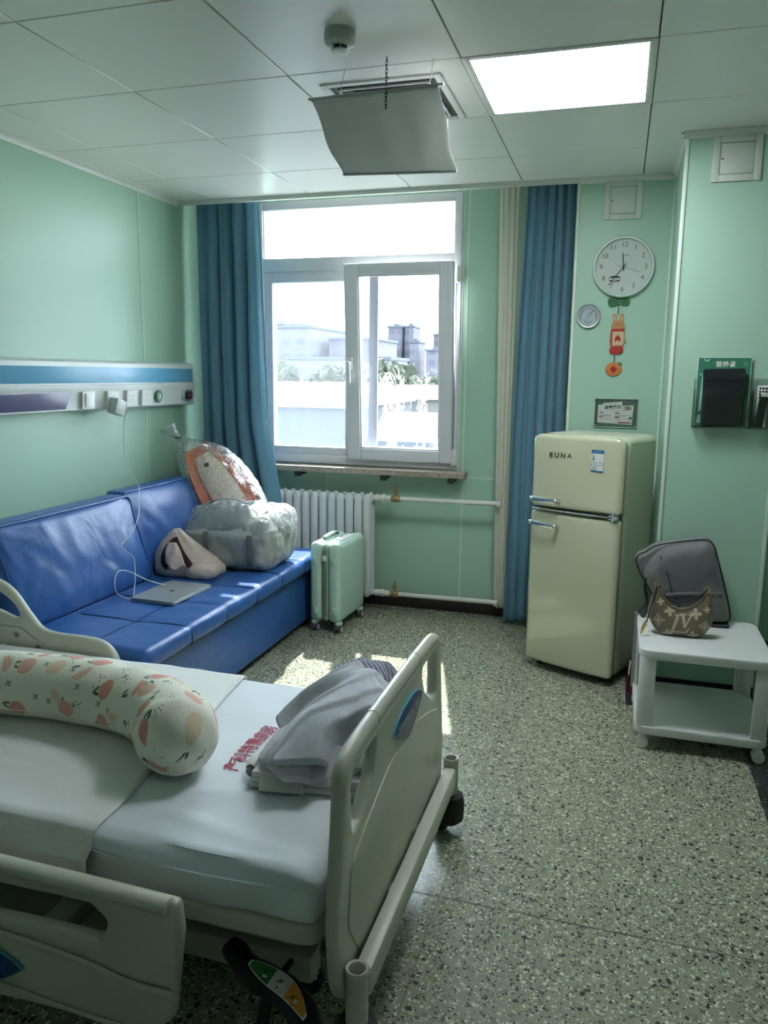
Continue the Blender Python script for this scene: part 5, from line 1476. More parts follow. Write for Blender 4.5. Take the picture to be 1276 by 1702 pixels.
# small hobo handbag with a pale monogram
M['hb'] = mat('taupe_leather', (.165, .135, .085), .5, var=.05, bscale=260, bstr=.25, bdist=.0008)
M['hb_print'] = mat('pale_gold_print', (.48, .42, .30), .55, var=.03)
M['hb_cord'] = mat('black_cord', (.02, .018, .03), .55)
t = thing('handbag', 'small taupe crescent handbag with a pale monogram on the white trolley', 'handbag', (2.93, -1.36, .423))
X0_, X1_ = 2.802, 3.068
def hb_bot(x): u = (x - X0_) / (X1_ - X0_); return .423 + .085 * max(0, 1 - u / .24) ** 2 + .095 * max(0, 1 - (1 - u) / .20) ** 2
def hb_top(x):
    u = (x - X0_) / (X1_ - X0_)
    return lerp_tab([(0, .525), (.06, .585), (.11, .628), (.15, .630), (.24, .585), (.34, .552), (.46, .540), (.58, .545), (.70, .563), (.80, .590), (.86, .618), (.90, .622), (.95, .575), (1, .52)], u)
def hb_T(x): u = (x - X0_) / (X1_ - X0_); return .048 * max(.05, 1 - abs(2 * u - 1) ** 3.5) ** .5
HBY = -1.365
NU = 60
rings = []
def hb_front(x, z, off=0):
    zb, zt_ = hb_bot(x), hb_top(x); v = (z - zb) / (zt_ - zb); T = hb_T(x)
    return HBY - T * max(0, math.sin(PI * min(1, max(0, v)) ** .62)) ** .55 * (1 - .35 * v) - off
for i in range(NU + 1):
    x = X0_ + (X1_ - X0_) * i / NU
    zb, zt_ = hb_bot(x), hb_top(x); ring_ = []
    for q in range(19): v = q / 18; z = zb + (zt_ - zb) * v; ring_.append((x, hb_front(x, z), z))
    for q in range(17, 0, -1): v = q / 18; z = zb + (zt_ - zb) * v; ring_.append((x, 2 * HBY - hb_front(x, z), z))
    rings.append(ring_)
b = MB(); b.loft(rings); hb = b.obj('body', M['hb'], t, True, ang=60)
b = MB(); b.tube([(x, hb_front(x, hb_top(x) - .012) - .0005, hb_top(x) - .010) for x in [X0_ + .02 + (X1_ - X0_ - .04) * q / 30 for q in range(31)]], [(.008, .002)] * 31, 8, flat=(0, 0, 1)); b.obj('top_band', M['hb'], hb, True)
def onbag(b, poly, cx_, cz_, s=1, ang=0, holes=()):
    t2 = MB(); t2.plate([(x * s, y * s) for x, y in poly], [[(x * s, y * s) for x, y in h] for h in holes], depth=.0008)
    bmesh.ops.subdivide_edges(t2.bm, edges=[e for e in t2.bm.edges if e.calc_length() > .02], cuts=2)
    ca, sa = math.cos(ang), math.sin(ang)
    def f(c):
        x = cx_ + c.x * ca - c.y * sa; z = cz_ + c.x * sa + c.y * ca
        return V((x, hb_front(x, z, .0010 + c.z), z))
    t2.warp(f)
    me = bpy.data.meshes.new('t'); t2.bm.to_mesh(me); t2.bm.free(); b.bm.from_mesh(me); bpy.data.meshes.remove(me)
def star4(r, k=.42, n=8):
    out = []
    for q in range(4):
        a = q * PI / 2; p0 = V((math.cos(a), math.sin(a), 0)) * r; p1 = V((math.cos(a + PI / 2), math.sin(a + PI / 2), 0)) * r; m_ = (p0 + p1) / 2 * k * 1.4
        for s in range(n): u = s / n; out.append(tuple((p0 * (1 - u) ** 2 + m_ * 2 * u * (1 - u) + p1 * u * u)[:2]))
    return out
def petals(r, w=.42, round_=True, rot=0):
    out = []
    for q in range(40):
        a = q * 2 * PI / 40; k_ = abs(math.cos(2 * (a)))
        rr = r * (.30 + .70 * k_ ** (1.0 if round_ else 2.2)); out.append((rr * math.cos(a + rot), rr * math.sin(a + rot)))
    return out
L_poly = [(-.5, -.5), (.42, -.5), (.50, -.18), (.44, -.18), (.34, -.42), (.02, -.42), (.30, .44), (.44, .46), (.44, .5), (-.02, .5), (-.02, .46), (.10, .44), (-.20, -.42), (-.36, -.45), (-.5, -.46)]
L_poly = [(-.62, -.5), (.30, -.5), (.46, -.14), (.40, -.14), (.26, -.40), (-.12, -.42), (-.16, .44), (-.02, .46), (-.02, .5), (-.48, .5), (-.48, .46), (-.34, .44), (-.34, -.42), (-.62, -.46)]
V_poly = [(-.30, .5), (-.30, .46), (-.18, .44), (.06, -.36), (.12, -.36), (.46, .44), (.60, .46), (.60, .5), (.22, .5), (.22, .46), (.36, .44), (.13, -.14), (-.02, .44), (.10, .46), (.10, .5)]
b = MB()
onbag(b, [(-.26, .5), (-.26, .45), (-.17, .43), (-.45, -.42), (-.58, -.45), (-.58, -.5), (.42, -.5), (.56, -.18), (.50, -.18), (.34, -.41), (-.28, -.41), (-.01, .43), (.10, .45), (.10, .5)], 2.930, .480, .072)
onbag(b, [(-.10, .44), (-.10, .40), (-.01, .38), (.13, -.27), (.20, -.27), (.52, .38), (.62, .40), (.62, .44), (.32, .44), (.32, .40), (.42, .38), (.22, -.06), (.14, .38), (.24, .40), (.24, .44)], 2.938, .487, .076)
onbag(b, star4(.030), 2.846, .490, 1, .1, [star4(.024, .42)[::-1]]); onbag(b, petals(.015, round_=False), 2.846, .490)
onbag(b, star4(.030), 3.030, .478, 1, -.1, [star4(.024, .42)[::-1]]); onbag(b, petals(.015), 3.030, .478)
for x, z, s in ((2.890, .530, .023), (2.992, .526, .023), (2.886, .437, .021), (2.985, .437, .021), (3.034, .548, .014), (2.852, .566, .015)):
    onbag(b, petals(s, round_=True, rot=PI / 2), x, z, 1, .15)
b.obj('monogram', M['hb_print'], hb, True)
for x, z in ((2.835, .634), (3.032, .626)):
    b = MB(); b.tube([(x + .010 * math.cos(a), HBY + .004 * math.sin(a), z + .010 * math.sin(a)) for a in [q * 2 * PI / 14 for q in range(14)]], .003, 6, closed=True); b.box((x - .007, HBY - .006, z - .016), (x + .007, HBY + .006, z - .004), .003); b.obj('ring', M['gold'], t, True)
b = MB(); pts = spline([(3.030, HBY - .004, .628), (3.00, HBY - .012, .600), (2.95, HBY - .002, .572), (2.91, HBY + .004, .562), (2.87, HBY + .002, .585), (2.842, HBY - .004, .628)], 6); b.tube(pts, .0042, 8); b.obj('shoulder_cord', M['hb_cord'], t, True)
b = MB(); b.tube(spline([(2.835, HBY - .008, .628), (2.818, HBY - .03, .56), (2.805, HBY - .05, .50), (2.796, HBY - .058, .465)], 6), .0032, 7); ch = b.obj('charm_cord', M['hb_cord'], t, True)
b = MB(); b.lathe([(0, .03), (.004, .03), (.008, .015), (.008, -.006), (.004, -.032), (0, -.036)], 14, M=Matrix.Translation((2.790, HBY - .062, .460)) @ Matrix.Rotation(.28, 4, 'Y') @ Matrix.Scale(1, 4)); b.obj('gold_charm', M['gold'], ch, True)

# shopping bag in the gap behind the trolley
M['bag_grey'] = mat('grey_gift_bag', (.30, .31, .31), .6, var=.04); M['wine'] = mat('wine_red_bag', (.14, .012, .03), .5, var=.08)
t = thing('gift_bag', 'tall grey paper bag standing on the dark strip behind the trolley', 'paper bag', (2.79, -1.05, 0))
b = MB(); b.loft([[(x, y, z) for x, y in ((2.765 - .004 * z, -1.075), (2.838, -1.078), (2.838, -1.042 + .02 * s_2), (2.765 - .004 * z, -1.045))] for z, s_2 in ((.055, 0), (.25, 0), (.385, .2), (.415, .3))]); b.obj('paper', M['bag_grey'], t, True)
b = MB(); b.box((2.767, -1.076, .0012), (2.836, -1.044, .056), .002); b.obj('base', M['wine'], t, True)
t = thing('wine_red_package', 'small wine-red package on the floor between the fridge and the trolley', 'package', (2.80, -.97, 0))
b = MB(); b.loft([[(2.750 + k2, -1.010, z), (2.842 - k2 * .2, -1.014, z), (2.842 - k2 * .2, -.93, z), (2.750 + k2, -.925, z)] for z, k2 in ((.0012, 0), (.10, .004), (.19, .018), (.225, .035))]); b.obj('wrapping', M['wine'], t, True, ang=50)
b = MB(); b.tube(spline([(2.762, -1.013, .16), (2.758, -1.018, .12), (2.757, -1.018, .09)], 5), .004, 6); b.obj('ribbon', M['white'], t, True)

# ------------------------------------------------------------------ wall clock and company
M['clock_rim'] = mat('pale_clock_rim', (.62, .74, .66), .3, var=.02, coat=.3); M['dial'] = mat('pale_dial', (.66, .71, .68), .5, var=.01)
M['acrylic'] = clear_mat('clear_acrylic', (.985, .995, .988), .02, .45, .03)
t = thing('wall_clock', 'round pale wall clock with black hands and thin numerals', 'clock', (2.615, -.32, 2.055))
CF = frame((2.615, -.32, 2.055), (1, 0, 0), (0, 0, 1))
CR = .156
b = MB(); b.lathe([(0, .001), (CR - .004, .001), (CR, .006), (CR, .026), (CR - .006, .034), (CR - .012, .034), (CR - .017, .024), (CR - .017, .014), (0, .014)], 72, M=CF); b.obj('case', M['clock_rim'], t, True)
b = MB(); b.lathe([(0, .0142), (CR - .018, .0142), (CR - .018, .0155), (0, .0155)], 64, M=CF); di = b.obj('dial', M['dial'], t, True)
b = MB()
for h in range(12):
    a = PI / 2 - h * PI / 6; b.text(str(h or 12), .036, CF @ Matrix.Translation((.112 * math.cos(a), .112 * math.sin(a), .0158)), .0005, heavy=-.0003)
b.obj('numerals', M['ink_dark'], di, True)
b = MB()
for q in range(60):
    a = q * PI / 30; b.box((-.0004, .130, .0156), (.0004, .134 if q % 5 else .1365, .0160), M=CF @ Matrix.Rotation(a, 4, 'Z'))
b.obj('minute_marks', M['ink_grey'], di, True)
def hand(name, ang, L_, w_, tail, z, m_):
    b = MB(); b.box((-w_ / 2, -tail, z), (w_ / 2, L_, z + .001), M=CF @ Matrix.Rotation(-ang, 4, 'Z')); b.obj(name, m_, t, True)
hand('hour_hand', D(-6), .070, .0055, .020, .018, M['ink_dark'])
hand('minute_hand', D(218), .118, .0030, .022, .0195, M['ink_dark'])
hand('second_hand', D(108), .085, .0012, .038, .021, M['ink_dark'])
b = MB(); b.lathe([(0, .016), (.005, .016), (.005, .0225), (0, .023)], 16, M=CF); b.obj('hub', M['ink_dark'], t, True)
SF = CF @ Matrix.Translation((-.040, -.060, .0162))
el = [(.031 * math.cos(a), .017 * math.sin(a)) for a in [q * 2 * PI / 36 for q in range(36)]]
b = MB(); b.plate(el, depth=.001, M=SF); st_ = b.obj('sticker', M['ink_dark'], di, True)
b = MB(); b.plate(rrect(.056, .0095, .002, 3), depth=.0006, M=SF @ Matrix.Translation((0, 0, .0009))); b.plate(rrect(.024, .004, .001, 2, 0, -.0105), depth=.0006, M=SF @ Matrix.Translation((0, 0, .0009))); b.obj('sticker_band', M['paper'], st_, True)
b = MB(); b.plate([(-.012, .0), (0, -.004), (.012, .0), (.010, .002), (0, -.001), (-.010, .002)], depth=.0005, M=CF @ Matrix.Translation((.012, .060, .016))); b.obj('maker_mark', M['ink_dark'], di, True)
b = MB(); b.lathe([(0, .0285), (CR - .014, .027), (CR - .014, .0285), (0, .030)], 48, M=CF); b.obj('lens', M['acrylic'], t, True)

t = thing('thermometer', 'round silver thermometer dial beside the blue curtain under the clock', 'thermometer', (2.452, -.32, 1.807))
TF2 = frame((2.452, -.32, 1.807), (1, 0, 0), (0, 0, 1))
b = MB(); b.lathe([(0, .001), (.060, .001), (.0625, .005), (.0625, .016), (.059, .021), (.055, .0205), (.052, .014), (0, .014)], 56, M=TF2); b.obj('case', M['steel'], t, True)
b = MB(); b.lathe([(0, .0142), (.052, .0142), (.052, .015), (0, .015)], 48, M=TF2); di = b.obj('dial', mat('pale_blue_dial', (.50, .58, .60), .5, var=0), t, True)
def arc_poly(r0, r1, a0, a1, n=14): return [(r1 * math.cos(a0 + (a1 - a0) * q / n), r1 * math.sin(a0 + (a1 - a0) * q / n)) for q in range(n + 1)] + [(r0 * math.cos(a1 - (a1 - a0) * q / n), r0 * math.sin(a1 - (a1 - a0) * q / n)) for q in range(n + 1)]
for nm, a0, a1, c in (('cold_scale', D(205), D(120), (.05, .06, .20)), ('mild_scale', D(118), D(50), (.25, .33, .35)), ('warm_scale', D(48), D(-25), (.35, .06, .05))):
    b = MB(); b.plate(arc_poly(.040, .0435, a0, a1), depth=.0006, M=TF2 @ Matrix.Translation((0, 0, .0154))); b.obj(nm, mat(nm, c, .6, var=0), di, True)
b = MB()
for q in range(23): b.box((-.0004, .034, .0151), (.0004, .039, .0156), M=TF2 @ Matrix.Rotation(D(-115 + q * 230 / 22), 4, 'Z'))
b.plate(arc_poly(.018, .0195, D(190), D(350)), depth=.0006, M=TF2 @ Matrix.Translation((0, -.018, .0154)))
for q in range(9): b.box((-.0004, -.0235, .0151), (.0004, -.0195, .0156), M=TF2 @ Matrix.Translation((0, -.018, 0)) @ Matrix.Rotation(D(-76 + q * 19), 4, 'Z'))
b.box((-.009, .014, .0151), (.009, .0155, .0156), M=TF2); b.obj('scale_marks', M['ink_dark'], di, True)
b = MB(); b.box((-.0012, -.006, .016), (.0012, .040, .0166), M=TF2 @ Matrix.Rotation(D(-40), 4, 'Z')); b.box((-.0008, -.003, .016), (.0008, .014, .0166), M=TF2 @ Matrix.Translation((0, -.018, 0)) @ Matrix.Rotation(D(175), 4, 'Z')); b.obj('needle', M['ink_dark'], t, True)
b = MB(); b.lathe([(0, .018), (.053, .0175), (.053, .0185), (0, .0195)], 40, M=TF2); b.obj('lens', M['acrylic'], t, True)

# hanging new-year ornament
M['o_green'] = mat('leaf_green_card', (.05, .20, .075), .6); M['o_tan'] = mat('tan_card', (.52, .25, .09), .6); M['o_red'] = mat('red_card', (.42, .03, .025), .55); M['o_orange'] = mat('orange_card', (.62, .20, .05), .55); M['o_cream'] = mat('cream_card', (.62, .46, .28), .6)
M['thread'] = mat('brown_thread', (.12, .03, .02), .8)
t = thing('hanging_ornament', 'red and tan rabbit card ornament with an orange disc hanging under the clock', 'ornament', (2.607, -.32, 1.70))
OF = frame((2.607, -.327, 1.70), (1, 0, 0), (0, 0, 1)) @ Matrix.Rotation(D(1.5), 4, 'Z')
def OT(x, y, z=0): return OF @ Matrix.Translation((x, y, z))
b = MB(); b.plate([(p.x, p.y) for p in spline([(-.055, .175, 0), (-.052, .198, 0), (-.028, .205, 0), (0, .192, 0), (.028, .205, 0), (.052, .198, 0), (.056, .175, 0), (.045, .158, 0), (.020, .158, 0), (0, .166, 0), (-.020, .158, 0), (-.044, .158, 0)], 5, True)], depth=.005, bev=.0015, M=OF); gb = b.obj('bow_card', M['o_green'], t, True)
b = MB(); b.text('好运', .026, OT(-.026, .181, .0028), .0006, sx=1.0); b.text('来', .026, OT(.030, .180, .0028), .0006); b.obj('bow_lettering', M['ink_dark'], gb, True)
b = MB(); b.tube([OF @ V((0, .16, 0)), OF @ V((-.002, .115, 0))], .0022, 6); b.obj('cord', M['thread'], t, True)
b = MB(); b.tube([OF @ V((-.012, -.092, 0)), OF @ V((-.014, -.135, 0))], .0022, 6); b.obj('cord', M['thread'], t, True)
body_o = [(-.036, -.050), (-.034, .050), (-.030, .064), (-.026, .078), (-.028, .108), (-.020, .118), (-.010, .112), (-.007, .084), (.006, .084), (.010, .112), (.020, .118), (.028, .108), (.026, .078), (.030, .064), (.034, .050), (.035, -.010), (.042, -.020), (.040, -.034), (.032, -.036), (.024, -.052)]
b = MB(); b.plate([(p.x, p.y) for p in spline([(x, y, 0) for x, y in body_o], 4, True)], depth=.006, bev=.0015, M=OF); bo = b.obj('rabbit_card', M['o_tan'], t, True)
b = MB()
for x in (-.018, .018): b.plate([(x + .004 * math.cos(a), .096 + .013 * math.sin(a)) for a in [q * 2 * PI / 16 for q in range(16)]], depth=.0008, M=OT(0, 0, .0036))
b.plate(rrect(.056, .072, .006, 4, .002, -.008), depth=.0008, M=OT(0, 0, .0036)); b.obj('cream_panel', M['o_cream'], bo, True)
b = MB(); b.plate(rrect(.066, .014, .002, 3, 0, .034), depth=.0012, M=OT(0, 0, .004)); b.plate(rrect(.008, .075, .002, 3, -.032, -.008), depth=.001, M=OT(0, 0, .0038))
b.plate([(p.x, p.y) for p in spline([(-.040, -.066, 0), (-.030, -.050, 0), (0, -.048, 0), (.024, -.050, 0), (.030, -.064, 0), (.026, -.086, 0), (0, -.092, 0), (-.034, -.088, 0)], 4, True)], depth=.007, bev=.0015, M=OF); b.obj('red_band', M['o_red'], bo, True)
b = MB(); b.plate([(.003 * math.cos(a), .0035 * math.sin(a)) for a in [q * .7 for q in range(9)]], depth=.0008, M=OT(-.008, .060, .0036)); b.plate([(.003 * math.cos(a), .0035 * math.sin(a)) for a in [q * .7 for q in range(9)]], depth=.0008, M=OT(.008, .060, .0036))
b.obj('eyes', M['ink_dark'], bo, True)
b = MB(); b.plate([(p.x, p.y) for p in spline([(-.012, -.026, 0), (-.014, -.006, 0), (-.006, .002, 0), (-.010, .016, 0), (-.003, .006, 0), (.004, .006, 0), (.012, .016, 0), (.008, .002, 0), (.016, -.008, 0), (.012, -.026, 0), (.0, -.018, 0)], 4, True)], depth=.001, M=OT(0, 0, .0046)); b.obj('red_motif', M['o_red'], bo, True)
DF = OT(-.016, -.170)
b = MB(); b.plate([(.0415 * math.cos(a), .036 * math.sin(a)) for a in [q * 2 * PI / 40 for q in range(40)]], depth=.006, bev=.0015, M=DF); dc = b.obj('orange_disc', M['o_orange'], t, True)
b = MB(); b.plate([(-.021, 0), (0, -.021), (.021, 0), (0, .021)], depth=.001, M=DF @ Matrix.Translation((0, 0, .0036))); b.obj('red_diamond', M['o_red'], dc, True)
b = MB(); b.text('春', .018, DF @ Matrix.Translation((0, 0, .0044)), .0005); b.obj('disc_lettering', M['thread'], dc, True)
b = MB(); b.plate([(p.x, p.y) for p in spline([(.016, .030, 0), (.034, .036, 0), (.042, .026, 0), (.030, .018, 0)], 4, True)], depth=.004, M=DF); b.obj('leaf', M['o_green'], dc, True)

# notice behind the fridge top
t = thing('notice_sign', 'small white notice in clear acrylic on the wall above the fridge', 'sign', (2.621, -.32, 1.298))
NF = frame((2.621, -.3215, 1.298), (1, 0, 0), (0, 0, 1))
M['n_green'] = mat('grey_green_card', (.09, .15, .115), .5); M['red_print'] = mat('red_print', (.35, .05, .06), .6, var=0)
b = MB(); b.plate(rrect(.222, .152, .003), depth=.002, M=NF); b.obj('card', M['n_green'], t, True)
b = MB(); b.plate([(-.093, -.052), (.086, -.062), (.090, .042), (.03, .040), (.032, .062), (-.068, .052), (-.068, .044), (-.093, .042)], depth=.0012, M=NF @ Matrix.Translation((0, 0, .0018))); wp = b.obj('white_sheet', M['paper'], t, True)
b = MB(); b.text('温馨提示', .021, NF @ Matrix.Translation((-.017, .030, .0027)) @ Matrix.Rotation(.05, 4, 'Z'), .0005, sx=1.05, heavy=.0004); b.obj('title_lettering', M['ink_dark'], wp, True)
b = MB()
rr_ = random.Random(4)
for x, y, w_ in ((-.02, .050, .045), (-.055, -.012, .055), (-.05, -.016, .06), (.04, -.012, .085), (.025, -.017, .05), (-.05, -.032, .06), (.01, -.030, .03), (.05, -.032, .02), (.008, -.038, .02), (.0, .012, .06), (.04, .012, .03)):
    b.plate(rrect(w_, .0022, .0005, 1, x, y), depth=.0005, M=NF @ Matrix.Translation((0, 0, .0027)))
b.obj('small_print', M['ink_grey'], wp, True)
b = MB()
for x, y, w_, h_ in ((-.075, .002, .022, .005), (.008, .000, .024, .006), (-.075, -.022, .022, .005), (.008, -.022, .024, .006), (.044, -.051, .062, .007)): b.plate(rrect(w_, h_, .001, 1, x, y), depth=.0005, M=NF @ Matrix.Translation((0, 0, .0027)))
b.obj('red_headings', M['red_print'], wp, True)
b = MB()
for x, r_2 in ((.050, .010), (.062, .011), (.070, .009)): b.plate(arc_poly(r_2 * .6, r_2, 0, 2 * PI - .01, 20), depth=.0006, M=NF @ Matrix.Translation((x, .027, .0028)))
b.obj('ring_drawing', mat('brown_print', (.22, .12, .08), .6, var=0), wp, True)
b = MB(); b.plate([(.010 * math.cos(a), .010 * math.sin(a)) for a in [q * PI / 12 for q in range(13)]], depth=.0006, M=NF @ Matrix.Translation((.077, -.030, .0028))); b.plate(arc_poly(.008, .0095, PI, 2 * PI, 10), depth=.0006, M=NF @ Matrix.Translation((.077, -.030, .0028))); b.plate(rrect(.007, .006, .001, 1, .080, -.052), depth=.0006, M=NF @ Matrix.Translation((0, 0, .0028))); b.obj('head_drawing', M['ink_dark'], wp, True)
b = MB(); b.plate(rrect(.226, .156, .003), depth=.003, M=NF @ Matrix.Translation((0, 0, .0055))); b.obj('acrylic_cover', M['acrylic'], t, True)
b = MB()
for lo_, hi_ in (((-.113, -.078), (-.110, .078)), ((.110, -.078), (.113, .078)), ((-.113, -.078), (.113, -.075)), ((-.113, .075), (.113, .078))): b.plate([(lo_[0], lo_[1]), (hi_[0], lo_[1]), (hi_[0], hi_[1]), (lo_[0], hi_[1])], depth=.007, M=NF @ Matrix.Translation((0, 0, .0035)))
b.obj('pale_edge', M['clock_rim'], t, True)
b = MB()
for x in (-.102, .102):
    for y in (-.067, .067): b.cyl(NF @ V((x, y, .006)), NF @ V((x, y, .009)), .003, n=12)
b.obj('corner_stud', M['chrome'], t, True)

# wall pocket with poster, folder and remotes
M['p_green'] = mat('poster_green', (.045, .22, .13), .45, var=.12, vscale=5); M['p_light'] = mat('poster_light_print', (.40, .66, .55), .5, var=0); M['folder'] = mat('black_folder', (.014, .018, .018), .42, var=.1)
M['shine'] = mat('dark_gloss_panel', (.022, .027, .027), .25)
t = thing('wall_pocket', 'clear acrylic pocket on the mint pier holding a black folder', 'wall pocket', (3.095, -1.02, 1.38))
PFm = frame((3.058, -1.0215, 1.428), (1, 0, 0), (0, 0, 1))
b = MB(); b.box((2.945, -1.024, 1.278), (3.262, -1.0212, 1.490), .0005); b.obj('back_plate', M['acrylic'], t, True)
b = MB(); b.box((2.945, -1.080, 1.276), (3.262, -1.0212, 1.281), .001); b.box((2.945, -1.080, 1.278), (2.948, -1.0212, 1.44), .001); b.box((3.259, -1.080, 1.278), (3.262, -1.0212, 1.44), .001); b.box((3.180, -1.080, 1.278), (3.183, -1.0212, 1.44), .001); b.obj('pocket_sides', M['acrylic'], t, True)
b = MB(); b.box((2.945, -1.083, 1.276), (3.262, -1.080, 1.44), .001); b.obj('front_plate', M['acrylic'], t, True)
b = MB(); b.cyl((3.195, -1.0245, 1.478), (3.195, -1.027, 1.478), .004, n=12); b.cyl((2.953, -1.0245, 1.478), (2.953, -1.027, 1.478), .004, n=12); b.obj('screw', M['ink_grey'], t, True)
t = thing('green_poster', 'dark green printed card behind the black folder in the wall pocket', 'poster', (3.063, -1.028, 1.282))
PO = frame((3.063, -1.030, 1.430), (1, 0, 0), (0, 0, 1))
b = MB(); b.plate(rrect(.212, .292, .003), depth=.002, M=PO); pc = b.obj('card', M['p_green'], t, True)
b = MB(); b.text('营养餐', .027, PO @ Matrix.Translation((.004, .117, .0013)), .0005, heavy=.0005); b.obj('title_lettering', M['paper'], pc, True)
b = MB(); b.plate(arc_poly(.007, .012, PI, 2 * PI, 14), depth=.0006, M=PO @ Matrix.Translation((-.072, .142, .0013)))
for x in (-.004, 0, .004): b.plate(rrect(.0012, .016, .0003, 1, .085 + x * 1.5, .122), depth=.0005, M=PO @ Matrix.Translation((0, 0, .0013)))
b.plate(rrect(.010, .0015, .0003, 1, .085, .113), depth=.0005, M=PO @ Matrix.Translation((0, 0, .0013))); b.plate(arc_poly(.003, .006, 0, 2 * PI - .01, 14), depth=.0005, M=PO @ Matrix.Translation((-.093, .075, .0013)))
b.plate(rpoly([(-.093, -.09), (-.083, -.08), (-.079, .07), (-.087, .07)], .002, 2), depth=.0005, M=PO @ Matrix.Translation((0, 0, .0013))); b.plate(rpoly([(-.100, -.135), (-.08, -.135), (-.084, -.095), (-.092, -.10)], .003, 2), depth=.0005, M=PO @ Matrix.Translation((0, 0, .0013)))
b.obj('pale_print', M['p_light'], pc, True)
b = MB()
for lo_, hi_ in (((-.108, -.148), (-.1055, .148)), ((.1055, -.148), (.108, .148)), ((-.108, .1455), (.108, .148))): b.plate([(lo_[0], lo_[1]), (hi_[0], lo_[1]), (hi_[0], hi_[1]), (lo_[0], hi_[1])], depth=.004, M=PO)
b.obj('pale_edge', M['clock_rim'], t, True)
t = thing('black_folder', 'black folder with an oval thumb hole standing in the wall pocket', 'folder', (3.068, -1.05, 1.282), rot=(0, D(-1.6), 0))
b = MB(); b.dense_box((-.084, -.010, 0), (.084, .010, .248), .009, .03); b.warp(lambda c: V((max(-.084, min(.084, c.x)), c.y, c.z)))
b.obj('cover', M['folder'], t)
b = MB(); b.plate(rrect(.166, .046, .006, 4, 0, .222), depth=.002, M=frame((0, -.0105, 0), (1, 0, 0), (0, 0, 1))); b.plate([(.058, .0), (.060, .0), (.060, 0.2), (.058, .2)], depth=.0005, M=frame((0, -.0095, 0), (1, 0, 0), (0, 0, 1))); b.obj('flap', M['shine'], t)
b = MB(); b.plate([(p[0], p[1]) for p in rrect(.026, .080, .0125, 6, .0, .094)], depth=.002, M=frame((0, -.0105, 0), (1, 0, 0), (0, 0, 1))); b.obj('thumb_hole', M['black'], t)
t = thing('white_remote', 'white remote control with dark buttons behind the black remote in the pocket', 'remote control', (3.222, -1.036, 1.282))
b = MB(); b.dense_box((-.020, -.008, 0), (.022, .008, .178), .006, .03); b.obj('body', M['white'], t)
b = MB()
for z in (.166, .152, .140, .128):
    for x in (-.011, .001, .013): b.box((x - .004, -.0095, z - .004), (x + .004, -.0075, z + .004), .001)
b.obj('buttons', M['black'], t)
t = thing('black_remote', 'slim black remote control tilted in the end of the wall pocket', 'remote control', (3.210, -1.062, 1.282), rot=(0, D(7), 0))
b = MB(); b.dense_box((-.017, -.009, 0), (.018, .009, .145), .007, .03); b.obj('body', M['folder'], t)
b = MB(); b.box((-.015, -.0105, .132), (.016, -.008, .150), .001); b.obj('white_tag', M['paper'], t)
b = MB(); b.plate(rrect(.020, .05, .009, 5, 0, .085), depth=.002, M=frame((0, -.0095, 0), (1, 0, 0), (0, 0, 1))); b.obj('control_pad', M['black'], t)
# ------------------------------------------------------------------ the town outside
def facade(name, wall, win, sx, sz):
    m = bpy.data.materials.new(name); m.use_nodes = True
    k = NT(m); bs = k.n['Principled BSDF']; co = k.coord('Object')
    sp = k.new('ShaderNodeSeparateXYZ'); k.l.new(co, sp.inputs[0])
    h = k.math('ADD', sp.outputs[0], sp.outputs[1])
    fx = k.math('FRACT', k.math('DIVIDE', h, sx)); fz = k.math('FRACT', k.math('DIVIDE', sp.outputs[2], sz))
    a = k.math('MULTIPLY', k.math('GREATER_THAN', fx, .38), k.math('MULTIPLY', k.math('GREATER_THAN', fz, .35), k.math('LESS_THAN', fz, .82)))
    k.put(bs.inputs['Base Color'], k.mix(a, k.mix(k.noise(co, .4, 3), tuple(c * .92 for c in wall), tuple(min(1, c * 1.06) for c in wall)), win)); bs.inputs['Roughness'].default_value = .8
    return m
M['f1'] = facade('pale_blue_facade', (.042, .048, .064), (.028, .03, .042), 3.2, 3.0); M['f2'] = facade('grey_lilac_facade', (.040, .040, .058), (.026, .026, .038), 2.4, 3.0); M['f3'] = facade('slate_facade', (.033, .033, .048), (.022, .022, .034), 2.2, 3.0)
M['roof_w'] = mat('pale_metal_roof', (.06, .06, .06), .6, var=.04, vscale=.4); M['wall_b'] = mat('pale_blue_render', (.025, .031, .040), .8, var=.05, vscale=.3); M['roof_r'] = mat('dull_brick_roof', (.0125, .0075, .008), .8, var=.1, vscale=.5)
M['asph'] = mat('pale_ground', (.3, .3, .29), .9, var=.08, vscale=.1); M['leaf'] = mat('tree_leaves', (.012, .017, .009), .8, var=.3, vscale=.8); M['bark'] = mat('tree_bark', (.12, .09, .07), .9)
G = -12.0
b = MB(); b.box((-420, 5, G - 1), (260, 700, G)); b.obj('ground_outside', M['asph'], kind='structure')
def building(name, label, x0, x1, y, dep, top, m, extra=()):
    t = thing(name, label, 'building', ((x0 + x1) / 2, y, G))
    b = MB(); b.box((x0, y, G), (x1, y + dep, top)); b.obj('walls', m, t, True)
    b = MB(); b.box((x0 - .3, y - .3, top), (x1 + .3, y + dep + .3, top + .5)); b.obj('parapet', M['wall_b'], t, True)
    for q, (a, c, z) in enumerate(extra):
        b = MB(); b.box((a, y + 1.5, top), (c, y + dep - 1.5, z)); b.obj('roof_block', m, t, True)
building('office_block', 'broad pale block of flats with a stepped roof seen through the fixed pane', -92, -57.5, 145, 22, 10.6, M['f1'], ((-84, -64, 12.2), (-66, -60, 11.4)))
building('apartment_block', 'lower pale block beside the broad block seen through the fixed pane', -55.5, -46, 150, 18, 8.4, M['f2'], ((-54.5, -47, 9.0),))
building('long_block', 'long low hazy block below the taller flats in the fixed pane', -100, -36, 128, 12, 4.0, M['f1'])
